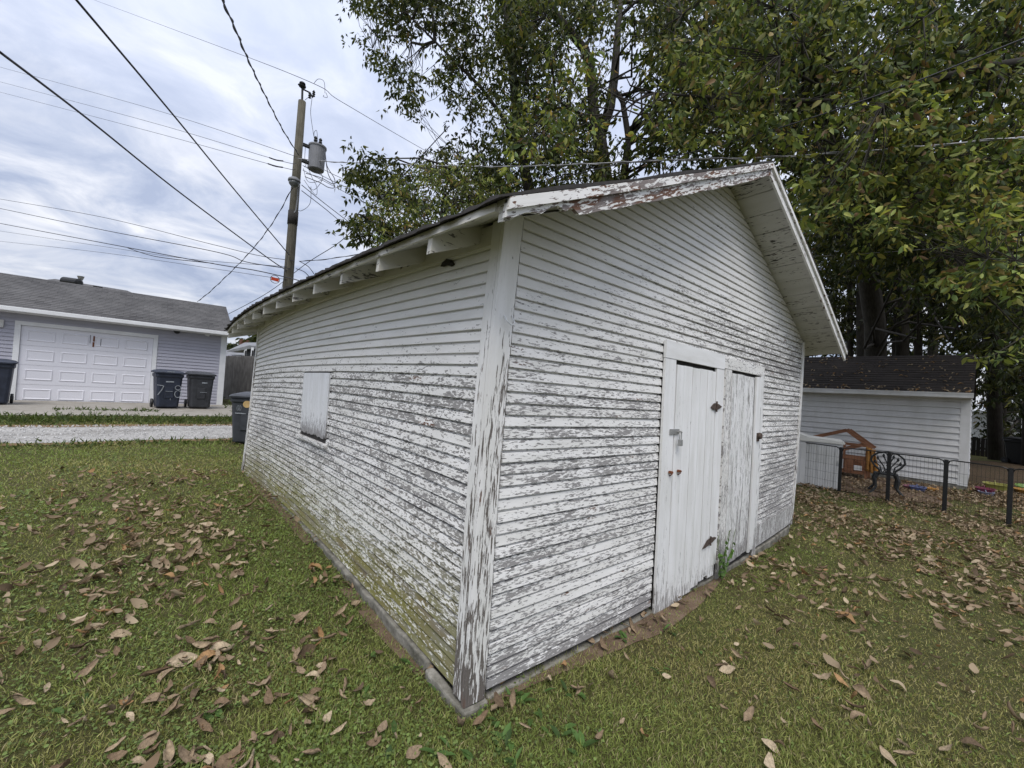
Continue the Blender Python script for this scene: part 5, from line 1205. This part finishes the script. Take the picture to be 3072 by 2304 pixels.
# yellow green tree low at left
C4 = sample([(822, 415), (850, 380), (900, 362), (1000, 345), (1080, 400), (1075, 470), (900, 540), (835, 545), (795, 500)], 300, 9.5, 12.5, .30, 30, 5)
grow('young_tree', 'yellow green tree showing low over the eave', [gnd(A_(960, 900, 11)), A_(950, 560, 11), A_(955, 430, 11)], [.12, .09, .03], C4, 14, leafsets=[leaves_at(C4, 24, .22, .11, .12, 2.3)])
# forked tree
PB = [(1060, -40), (1790, -40), (1760, 200), (1690, 350), (1500, 365), (1310, 395), (1180, 420), (1080, 400), (1060, 200)]
C2 = thin(sample(PB, 760, 9.5, 14.5, .47, 44, 9), FORK, .22)
fk = A_(1295, 300, 12.6)
grow('forked_tree', 'dark tree forking into two limbs right behind the gable', [gnd(A_(1320, 900, 12.6)), A_(1310, 420, 12.6), A_(1300, 340, 12.6), fk, A_(1282, 240, 12.5), A_(1278, 170, 12.5), A_(1265, 110, 12.4), A_(1200, 30, 12.2), A_(1170, -40, 12)], [.27, .24, .22, .20, .16, .15, .13, .11, .09], C2, 44,
     extra=[([fk, A_(1318, 230, 12.8), A_(1328, 160, 12.9), A_(1335, 60, 13), A_(1345, -40, 13)], [.16, .15, .13, .10, .07]), ([A_(1345, 400, 13), A_(1358, 300, 13), A_(1345, 220, 13), A_(1320, 180, 13.1)], [.13, .10, .08, .05]),
            ([A_(1290, 300, 12.6), A_(1250, 245, 12), A_(1200, 215, 11.5)], [.09, .06, .03])],
     leafsets=[leaves_at(C2, 30, .25, .16, .04, 1.25)])
# the wide tree on the right, its limbs reaching over the yard
PC = [(1390, -40), (2300, -40), (2300, 640), (2140, 700), (1960, 600), (1800, 590), (1745, 520), (1700, 430), (1690, 330), (1560, 330), (1420, 300)]
C3 = thin(sample(PC, 1500, 8.2, 14, .30, 70, 14, 3.0), FORK, .1); PCb = [(1480, -40), (2300, -40), (2300, 480), (1990, 460), (1800, 470), (1700, 340), (1480, 260)]
C3b = sample(PCb, 620, 6.2, 8.4, .47, 80, 21, 3.2)
C3d = sample([(1800, 400), (2300, 260), (2300, 760), (2160, 690), (1900, 560)], 420, 8, 12, .2, 60, 33, 2.4)
CC = np.concatenate([C3, C3b, C3d]); tb = gnd(A_(1905, 800, 17))
grow('wide_tree', 'wide spreading tree with yellowing leaves filling the upper right', [tb, A_(1890, 700, 16), A_(1870, 560, 14.5), A_(1830, 420, 13), A_(1790, 260, 12), A_(1760, 60, 11.5), A_(1750, -60, 11)], [.36, .33, .30, .27, .22, .16, .1], CC, 80,
     extra=[([A_(1680, 330, 10.5), A_(1780, 200, 9.8), A_(1860, 165, 9.2), A_(1960, 140, 8.6), A_(2100, 100, 8)], [.11, .09, .07, .05, .03]), ([A_(1680, 330, 10.5), A_(1800, 270, 9.6), A_(1920, 225, 9.0), A_(2060, 185, 8.4), A_(2200, 130, 8)], [.10, .08, .06, .045, .03]),
            ([A_(1830, 420, 13), A_(1720, 360, 11.5), A_(1680, 330, 10.5)], [.2, .16, .12]), ([A_(1870, 560, 14.5), A_(1980, 430, 12), A_(2090, 330, 10), A_(2230, 250, 8.5)], [.16, .12, .08, .05])],
     leafsets=[leaves_at(C3, 24, .30, .16, .04, 1.1), leaves_at(C3b, 18, .24, .145, .08, 1.9, True), leaves_at(C3d, 18, .34, .16, .02, .75)])  # inner foliage last: its shade is put into a darker leaf tint
# leafy sprays hanging nearest the camera
C5 = np.concatenate([sample([(1080, 270), (1180, 200), (1220, 110), (1275, 130), (1265, 300), (1180, 395), (1100, 400), (1075, 330)], 48, 6.8, 8.6, .35, 30, 40),
                     sample([(1415, 120), (1560, 90), (1720, 180), (1690, 340), (1500, 340), (1420, 290)], 110, 6.4, 8.4, .40, 40, 41),
                     sample([(1715, 400), (1900, 330), (2060, 350), (2240, 300), (2240, 480), (2100, 560), (1980, 520), (1800, 530), (1740, 480)], 150, 5.6, 7.5, .42, 50, 42),
                     sample([(1760, 235), (1900, 225), (2050, 270), (2212, 250), (2212, 300), (2020, 330), (1860, 310)], 50, 5.5, 7, .3, 50, 43),
                     sample([(1990, 560), (2100, 590), (2240, 480), (2240, 620), (2110, 640)], 46, 5.5, 7, .2, 40, 44)])
sb = A_(2320, 120, 6.5)
v, f, c = leaves_at(C5, 18, .19, .13, .18, 2.7, True, .7)
grow('low_limbs', 'long low limbs carrying the largest bright yellow green leaves', [gnd(A_(2600, 950, 9)), A_(2560, 500, 8), A_(2420, 200, 7), A_(2320, 120, 6.5), A_(2100, 150, 6.5), A_(1850, 220, 7), A_(1600, 215, 7.4), A_(1400, 200, 7.6)], [.24, .2, .13, .09, .06, .045, .03, .015], C5, 26, leafsets=[(v, f, c)], tw=.55)
# understorey and trees beyond the white garage, deep shade put into darker leaf tints
def mass_tree(name, label, poly, n, t0, t1, gain, size, base, rad=.5, per=15, gap=.2, seed=50, group='shady trees beyond the white garage', aut=.02, tr_r=.3, lean=0, nl=16):
    C = sample(poly, n, t0, t1, gap, 60, seed, .3); b = gnd(A_(*base)); top = A_(base[0] + lean, max(base[1] - 420, 60), base[2])
    return grow(name, label, [b, b * .6 + top * .4, top], [tr_r, tr_r * .8, tr_r * .4], C, nl, group, leafsets=[leaves_at(C, per, rad, size, aut, gain)])
mass_tree('shade_tree', 'dark leafy tree directly over the white garage roof', [(1700, 400), (1960, 470), (1960, 700), (1900, 740), (1760, 730), (1720, 640)], 520, 17, 22, .55, .24, (1885, 790, 18), seed=51)
mass_tree('shade_tree', 'dark tree with twin trunks above the right end of the white garage', [(1900, 500), (2130, 520), (2130, 720), (2090, 730), (2040, 700), (1960, 735), (1920, 690)], 480, 17, 23, .55, .24, (1948, 790, 18.5), seed=52)
mass_tree('shade_tree', 'dark tree hanging over the fence at the right edge', [(2080, 500), (2300, 480), (2300, 860), (2200, 872), (2110, 850), (2095, 760)], 620, 13.5, 19, .5, .22, (2235, 900, 16.5), seed=53)
mass_tree('shade_tree', 'farthest dark tree closing the gap behind the others', [(1700, 300), (2300, 300), (2300, 800), (2080, 775), (1700, 775)], 1100, 22, 30, .5, .36, (2020, 800, 26), .8, 15, .12, 54)
mass_tree('shade_tree', 'shrubby dark growth behind the dark board fence', [(2112, 800), (2300, 800), (2300, 960), (2112, 960)], 260, 20.8, 25, .35, .26, (2170, 960, 21.5), .5, 14, .0, 55, tr_r=.1)
for i, (x, y0_, y1_, t_, r) in enumerate(((1878, 500, 780, 17.3, .30), (1915, 560, 780, 19, .16), (1952, 540, 780, 18, .26), (1998, 560, 782, 20, .18), (1845, 560, 775, 20, .15), (2160, 560, 900, 18.5, .25))):
    b = gnd(A_(x, 800, t_)); tp = A_(x - 12, y0_ - 250, t_)
    lb = ['thickest bare trunk above the white garage', 'thin trunk between the two thick ones', 'second thick trunk above the white garage', 'trunk right of the thick pair', 'thin trunk nearest the old garage rake', 'trunk right of the white garage gable'][i]
    o = thing('tree_trunk', tuple(b), lb, 'tree trunk', 'shady trees beyond the white garage'); mb = MB(); mb.tube([b, b * .5 + tp * .5 + rng.normal(size=3) * .1, tp], [r, r * .8, r * .55], 10); mb.build('trunk', M['bark'], o, smooth=True)
# spray of leaves at the right edge, level with the garage ridge
C6 = sample([(2095, 770), (2150, 755), (2240, 700), (2240, 760), (2160, 790)], 14, 6.0, 6.8, 0)
v, f, c = leaves_at(C6, 7, .12, .13, .0, 2.0, True)
o = np_mesh('leafy_twig', v, f, M['leaf'], col=c, label='leafy twig hanging at the right edge level with the garage ridge', category='twig') if False else None
tgw = thing('leafy_twig', tuple(A_(2240, 700, 6.4)), 'leafy twig reaching in from the right edge level with the garage roof', 'twig')
np_mesh('foliage', v, f, M['leaf'], tgw, col=c, kind='stuff'); mb = MB(); mb.tube([A_(2330, 640, 6.6), A_(2230, 715, 6.4), A_(2150, 765, 6.4), A_(2100, 778, 6.3)], [.02, .012, .007, .003], 6); mb.build('stem', M['bark'], tgw)
# trees far off behind the houses
for i, (poly, t0, t1, lab, bs) in enumerate((([(485, 752), (520, 742), (600, 735), (600, 755), (485, 770)], 40, 46, 'distant green treetops above the ranch house roof', (540, 800, 43)), ([(540, 735), (562, 722), (600, 712), (610, 765), (545, 760)], 33, 36, 'nearer treetop against the sky beside the old garage', (575, 800, 34)))):
    C = sample(poly, 90 if i else 150, t0, t1, 0); grow('distant_tree', lab, [gnd(A_(*bs)), A_(bs[0], 752, bs[2])], [.3, .15], C, 6, 'distant trees', leafsets=[leaves_at(C, 14, .45, .45, .0, .8)])

# ---------------------------------------------------------------- grass and fallen leaves
def lawn_ok(x, y):
    d = road_d(x, y); shed_in = (x > -.02) & (x < 5.5) & (y > -.0) & (y < 5.9)
    road = (d > -6.38) & (d < -4.83); slab = (d > -3.6) & (d < 6) & (x < 1.6)
    pad = (x > 9.85) & (x < 17.2) & (y > -1.2) & (y < 4.5); far = d > .5
    return ~(shed_in | road | slab | pad | far)
def fan(n, r0, r1, pw=0.0):
    """ground points in the view wedge, denser near the camera"""
    u = rng.random(n); r = r0 * (r1 / r0) ** u; th = rng.uniform(-.98, 1.0, n); f0 = math.atan2(.66275, .74863)
    a = f0 + th; x = CAM_P[0] + r * np.sin(a); y = CAM_P[1] + r * np.cos(a); return x, y, r
def wear(x, y):
    """0 lush .. 1 worn: the strip by the walls, the corner by the fence"""
    w_ = .55 * np.exp(-((np.clip(-x, 0, None)) / .16) ** 2) * (y > 0) * (y < 6) + .6 * np.exp(-(np.clip(-y, 0, None) / .2) ** 2) * (x > 0) * (x < 5)
    w_ = w_ + .30 * ss(x, 4.5, 7) + .35 * ss(x, 8.0, 10.5) + .35 * (fbm(x * .8 + 5, y * .8 + 8, 3) > .60); return np.clip(w_, 0, 1)
n = 640000; x, y, r = fan(n, .75, 17)
ok = lawn_ok(x, y) & (rng.random(n) > wear(x, y) * .8); x, y, r = x[ok], y[ok], r[ok]; n = len(x)
P = np.stack([x, y, gz(x, y) - .004], 1); ht_ = (.023 - .004 * ss(x, .5, 3)) * rng.uniform(.4, 1.7, n) * (1 + .25 * (fbm(x * 1.7, y * 1.7, 2) > .55)) * np.clip(r / 7, .9, 1.35)
D = np.stack([rng.normal(size=n) * .55, rng.normal(size=n) * .55, rng.uniform(.35, 1.1, n)], 1)
Wd = .0025 * np.clip(r / 1.7, .9, 5) * rng.uniform(.7, 1.4, n)
cl = fbm(x * .6 + 20, y * .6 + 11, 3); g1 = np.array((.24, .31, .080)); g2 = np.array((.38, .35, .145)); g3 = np.array((.19, .245, .066)); g4 = np.array((.38, .32, .19))
m1 = np.clip((cl - .35) * 3.0 + .35 * ss(x, .5, 3), 0, 1)[:, None]; col = g1 * (1 - m1) + g2 * m1; q = rng.random(n)
col[q < .25] = g3; col[q > .90] = g4; col = col * rng.uniform(.7, 1.3, (n, 1))
BL = [(0, -.5, 0), (0, .5, 0), (.55, .0, .06), (1, 0, .28)]; V1, F1, c1 = scatter(P, D, rng.normal(size=(n, 3)), ht_ * 1.25, Wd, BL, [(0, 1, 2), (0, 2, 3)], col)
np_mesh('grass', V1, F1, M['grass'], col=c1, kind='stuff', label='short patchy lawn grass around the old garage')
# clover and broad leaved weeds, thickest at left
n = 90000; x, y, r = fan(n, .75, 11); left = 1 - ss(x * .75 - y * .66, -1.2, .8)
ok = lawn_ok(x, y) & (rng.random(n) < (.07 + .85 * left) * (fbm(x * 1.1 + 30, y * 1.1 + 2, 3) > .40)); x, y, r = x[ok], y[ok], r[ok]; n = len(x)
P = np.stack([x, y, gz(x, y) + .012 + .02 * rng.random(n)], 1); D = np.stack([rng.normal(size=n), rng.normal(size=n), rng.uniform(-.1, .55, n)], 1)
Nn = np.stack([rng.normal(size=n) * .3, rng.normal(size=n) * .3, np.ones(n)], 1); sz = rng.uniform(.007, .016, n) * np.clip(r / 3, 1, 2.0)
col = np.array((.15, .205, .058)) * rng.uniform(.5, 1.35, (n, 1))
V1, F1, c1 = scatter(P, D, Nn, sz, sz * .95, [(0, 0, 0), (.3, -.5, .06), (.9, -.42, .03), (1, 0, -.03), (.9, .42, .03), (.3, .5, .06)], [(0, 1, 2, 3), (0, 3, 4, 5)], col)
np_mesh('clover', V1, F1, M['grass'], col=c1, kind='stuff', label='clover and broad leaved weeds growing through the lawn')
# taller weeds along the verge and driveway joint
n = 9000; u = rng.uniform(-6, 6.5, n); dd_ = np.where(rng.random(n) < .7, rng.normal(-4.15, .30, n), np.where(rng.random(n) < .5, rng.normal(-2.7, .10, n), rng.normal(-6.65, .15, n)))
keep = (np.abs(dd_ + 2.7) > .4) | ((u > 1.0) & (u < 2.9)); u, dd_ = u[keep], dd_[keep]; n = len(u)
q = GA + GD * u[:, None] + GN * dd_[:, None]; P = np.stack([q[:, 0], q[:, 1], gz(q[:, 0], q[:, 1])], 1); D = np.stack([rng.normal(size=n) * .8, rng.normal(size=n) * .8, rng.uniform(.3, 1.2, n)], 1)
col = np.array((.075, .105, .03)) * rng.uniform(.6, 1.5, (n, 1)); V1, F1, c1 = scatter(P, D, rng.normal(size=(n, 3)), rng.uniform(.05, .14, n), rng.uniform(.015, .035, n), KITE, KF, col)
np_mesh('weeds', V1, F1, M['grass'], col=c1, kind='stuff', label='ragged weeds along the alley verge and driveway crack')
n = 2600; q = np.stack([rng.normal(1.9, .45, n), rng.normal(12.6, 1.6, n)], 1); P = np.stack([q[:, 0], q[:, 1], gz(q[:, 0], q[:, 1]) + rng.random(n) * .25], 1)
V1, F1, c1 = scatter(P, np.stack([rng.normal(size=n), rng.normal(size=n), rng.uniform(.2, 1.5, n)], 1), rng.normal(size=(n, 3)), rng.uniform(.08, .2, n), rng.uniform(.03, .06, n), KITE, KF, np.array((.07, .10, .03)) * rng.uniform(.6, 1.5, (n, 1)))
np_mesh('weeds', V1, F1, M['grass'], col=c1, kind='stuff', label='rank weeds growing at the grey garage corner')

# dry leaves: templates curled along and across
def dry_template(curl, bend, seed, nx=5, ny=3):
    rr = random.Random(seed); V = []; 
    for i in range(nx + 1):
        u = i / nx; hw = .26 * math.sin(math.pi * min(1, u * .93 + .04)) ** .75 * (1 + rr.uniform(-.12, .12))
        for j in range(ny + 1):
            v = (j / ny - .5) * 2; a = v * curl
            V.append((u - .5 + rr.uniform(-.02, .02), hw * math.sin(a) / max(curl, .2) if curl > .2 else hw * v, bend * (u - .5) ** 2 * 1.4 + hw * (1 - math.cos(a)) / max(curl, .2) + rr.uniform(-.05, .05)))
    F = [(i * (ny + 1) + j, (i + 1) * (ny + 1) + j, (i + 1) * (ny + 1) + j + 1, i * (ny + 1) + j + 1) for i in range(nx) for j in range(ny)]
    return np.array(V), F
DT = [dry_template(c, b, i) for i, (c, b) in enumerate(((.6, .3), (1.5, .5), (2.3, .2), (1.0, -.5), (1.9, .8), (.4, .7)))]
DC = np.array([(.23, .17, .112), (.29, .225, .150), (.165, .115, .072), (.38, .305, .21), (.11, .078, .05), (.29, .175, .085)])
def dens(x, y):
    L = (x < 0) * (115 * np.exp(-((x + .9 + .05 * y) / 1.0) ** 2) + 4) * (1 - ss(y, 4.2, 7.5)) * (.35 + 1.3 * (fbm(x * 1.2, y * 1.2, 3) > .5))
    L = L * (1 - ss(y, 6.5, 8.5)) + (x < 0) * 1.2
    near = (x >= 0) * (20 + 110 * ss(x, 1.6, 5.5) + 80 * ss(x, 5.0, 8.5)) * (.35 + 1.3 * (fbm(x * 1.3 + 7, y * 1.3, 3) > .48))
    wall = 34 * np.exp(-(np.clip(-y - .12, 0, None) / .16) ** 2) * (x > .3) * (x < 4.6) * (y < 0)
    corner = (x < 0) * (y < .6) * 9 * np.exp(-((y + .4) ** 2 + (x + .9) ** 2) / .9)
    return L + near + wall + corner
N = 300000; x = rng.uniform(-7, 15, N); y = rng.uniform(-6, 9.3, N); area = 22 * 15.3 / N
ok = rng.random(N) < dens(x, y) * area; d_ = road_d(x, y); ok &= (d_ < -6.5) & ~((x > -.03) & (x < 5.6) & (y > -.03) & (y < 6.2)) & ~((x > 13.2) & (y > -1.5))
rel = np.stack([x, y], 1) - CAM_P[:2]; fw = rel @ CF[:2]; rt = rel @ CR[:2]; ok &= (fw > .2) & (np.abs(rt) < fw * 1.5 + .8)
x, y = x[ok], y[ok]; dist = np.hypot(x - CAM_P[0], y - CAM_P[1]); o = np.argsort(dist); x, y, dist = x[o], y[o], dist[o]
Lz = rng.uniform(.032, .095, len(x)) * np.where(rng.random(len(x)) < .14, 1.5, 1); yaw = rng.uniform(0, 6.28, len(x)); kind_ = rng.integers(0, 6, len(x)); ci = rng.choice(6, len(x), p=[.3, .26, .16, .14, .08, .06])
tilt = rng.normal(size=(len(x), 2)) * .42
cn = ['brown', 'tan', 'dark brown', 'pale tan', 'blackish brown', 'orange brown']
mats = [plain('dry_leaf_' + cn[i].replace(' ', '_'), tuple(DC[i]), .9, .15, var=.35, sc=9, bump=.5) for i in range(6)]
protos = {}
def in_frame(x, y):
    q = np.array((x, y, float(gz(x, y)))) - CAM_P; z = q @ CF
    if z < .3: return False
    return abs(q @ CR / z * CAM_F) < 1560 and -1180 < -(q @ CU) / z * CAM_F < 1180
cnt = 0; rest = []
for i in range(len(x)):
    if cnt < 300 and in_frame(x[i], y[i]):
        k = (kind_[i], ci[i])
        if k not in protos:
            V, F = DT[k[0]]; me = bpy.data.meshes.new('fallen_leaf'); me.from_pydata([tuple(v) for v in V], [], F); me.materials.append(mats[k[1]]); me.polygons.foreach_set('use_smooth', [True] * len(F)); protos[k] = me
        ob = bpy.data.objects.new('fallen_leaf', protos[k]); COL.objects.link(ob)
        ob.location = (x[i], y[i], float(gz(x[i], y[i])) + .030); ob.rotation_euler = (tilt[i, 0], tilt[i, 1], yaw[i]); ob.scale = (Lz[i],) * 3
        side = 'left of the old garage' if x[i] < 0 and y[i] > x[i] * 1.0 - .2 else 'in front of the gable wall'
        shape = ['flat', 'half curled', 'tightly rolled', 'arched', 'cupped', 'upturned'][k[0]]
        tagp(ob, f'{shape} {cn[k[1]]} dry leaf lying in the grass {side}', 'leaf', f'{shape} {cn[k[1]]} fallen leaves {side}'); cnt += 1
    else: rest.append(i)
V = []; F = []; Cc = []; o = 0; rest = np.array(rest)
for k in range(6):
    m = rest[kind_[rest] == k]
    if not len(m): continue
    T, TF = DT[k]; cz, sz_ = np.cos(yaw[m]), np.sin(yaw[m]); D = np.stack([cz, sz_, tilt[m, 0]], 1); Nn = np.stack([tilt[m, 1], tilt[m, 0], np.ones(len(m))], 1)
    P = np.stack([x[m], y[m], gz(x[m], y[m]) + .032], 1); v, f, c = scatter(P, D, Nn, Lz[m], Lz[m], T, TF, DC[ci[m]] * rng.uniform(.8, 1.2, (len(m), 1))); V.append(v); F.append(f + o); Cc.append(c); o += len(v)
np_mesh('fallen_leaves', np.concatenate(V), np.concatenate(F), M['dry_leaf'], col=np.concatenate(Cc), kind='stuff', label='scattered dry leaves covering the lawn farther back')
print('leaves', cnt, len(rest))
# leaves caught on the white garage roof and in its gutter
n = 330; s_ = np.where(rng.random(n) < .5, rng.random(n) ** 2 * .12, rng.random(n)); yy = rng.uniform(-1.5, 4, n); xx = X0 - .30 + (xr2 - X0 + .30) * s_; zz_ = 2.20 + (zr2 - 2.20) * s_ + .03
T, TF = DT[3]; sl_ = (zr2 - 2.2) / (xr2 - X0 + .3); a = rng.uniform(0, 6.28, n)
v, f, c = scatter(np.stack([xx, yy, zz_], 1), np.stack([np.cos(a), np.sin(a), np.cos(a) * sl_], 1), np.tile((-sl_, 0, 1.), (n, 1)), rng.uniform(.06, .12, n), rng.uniform(.05, .11, n), T, TF, DC[rng.integers(0, 6, n)])
np_mesh('roof_leaves', v, f, M['dry_leaf'], col=c, kind='stuff', label='dry leaves lodged on the white garage roof and gutter')
# green vine between the two doors and weeds at the foot of the corner
vine = thing('door_vine', (2.80, -.07, -.05), 'small green vine climbing between the two plank doors', 'plant')
base_ = Dm([(2.86, -.07, .0)])[0]; C = []; mb = MB()
for k in range(5):
    pts = [base_ + (0, 0, -.05)]
    for j in range(6): pts.append(pts[-1] + np.array((rng.normal() * .028 + (.012 * (k - 2)), -.004, .055 + .03 * rng.random())))
    mb.tube(pts, .0025, 4); C += pts[1:4 + k % 3]
mb.build('stems', M['leaf'] if False else plain('vine_stem', (.08, .12, .03)), vine)
C = np.array(C); n = len(C) * 3; P = np.repeat(C, 3, 0) + rng.normal(size=(n, 3)) * (.025, .008, .02); P[:, 1] = np.minimum(P[:, 1], base_[1] + .01)
v, f, c = scatter(P, np.stack([rng.normal(size=n), -np.abs(rng.normal(size=n)) * .4, rng.normal(size=n) * .6 - .2], 1), np.tile((0, -1., .3), (n, 1)), rng.uniform(.03, .06, n), rng.uniform(.025, .05, n), LEAF7, LF7, np.array((.075, .14, .03)) * rng.uniform(.7, 1.4, (n, 1)))
np_mesh('foliage', v, f, M['grass'], vine, col=c, kind='stuff')
n = 110; a = rng.integers(0, 46, n); cs_ = np.stack([rng.uniform(-1.6, 1.6, 46), rng.uniform(-.9, -.0, 46)], 1); cs_[:, 0] = np.where(rng.random(46) < .6, rng.uniform(-.55, .3, 46), cs_[:, 0]); cs_[:, 1] = np.where(cs_[:, 0] < -.1, rng.uniform(-.7, 1.6, 46), rng.uniform(-.6, -.12, 46))
P = np.stack([cs_[a, 0] + rng.normal(size=n) * .02, cs_[a, 1] + rng.normal(size=n) * .02, np.zeros(n)], 1); P[:, 2] = gz(P[:, 0], P[:, 1]) + .008; an = rng.uniform(0, 6.28, n)
ok = ~((P[:, 0] > -.08) & (P[:, 1] > -.08)); P = P[ok]; an = an[ok]; n = len(P)
v, f, c = scatter(P, np.stack([np.cos(an), np.sin(an), rng.uniform(.15, .7, n)], 1), np.tile((0, 0, 1.), (n, 1)), rng.uniform(.035, .085, n), rng.uniform(.018, .035, n), LEAF7, LF7, np.array((.06, .11, .028)) * rng.uniform(.6, 1.6, (n, 1)))
np_mesh('broadleaf_weeds', v, f, M['grass'], col=c, kind='stuff', label='plantain like weeds at the foot of the corner post')
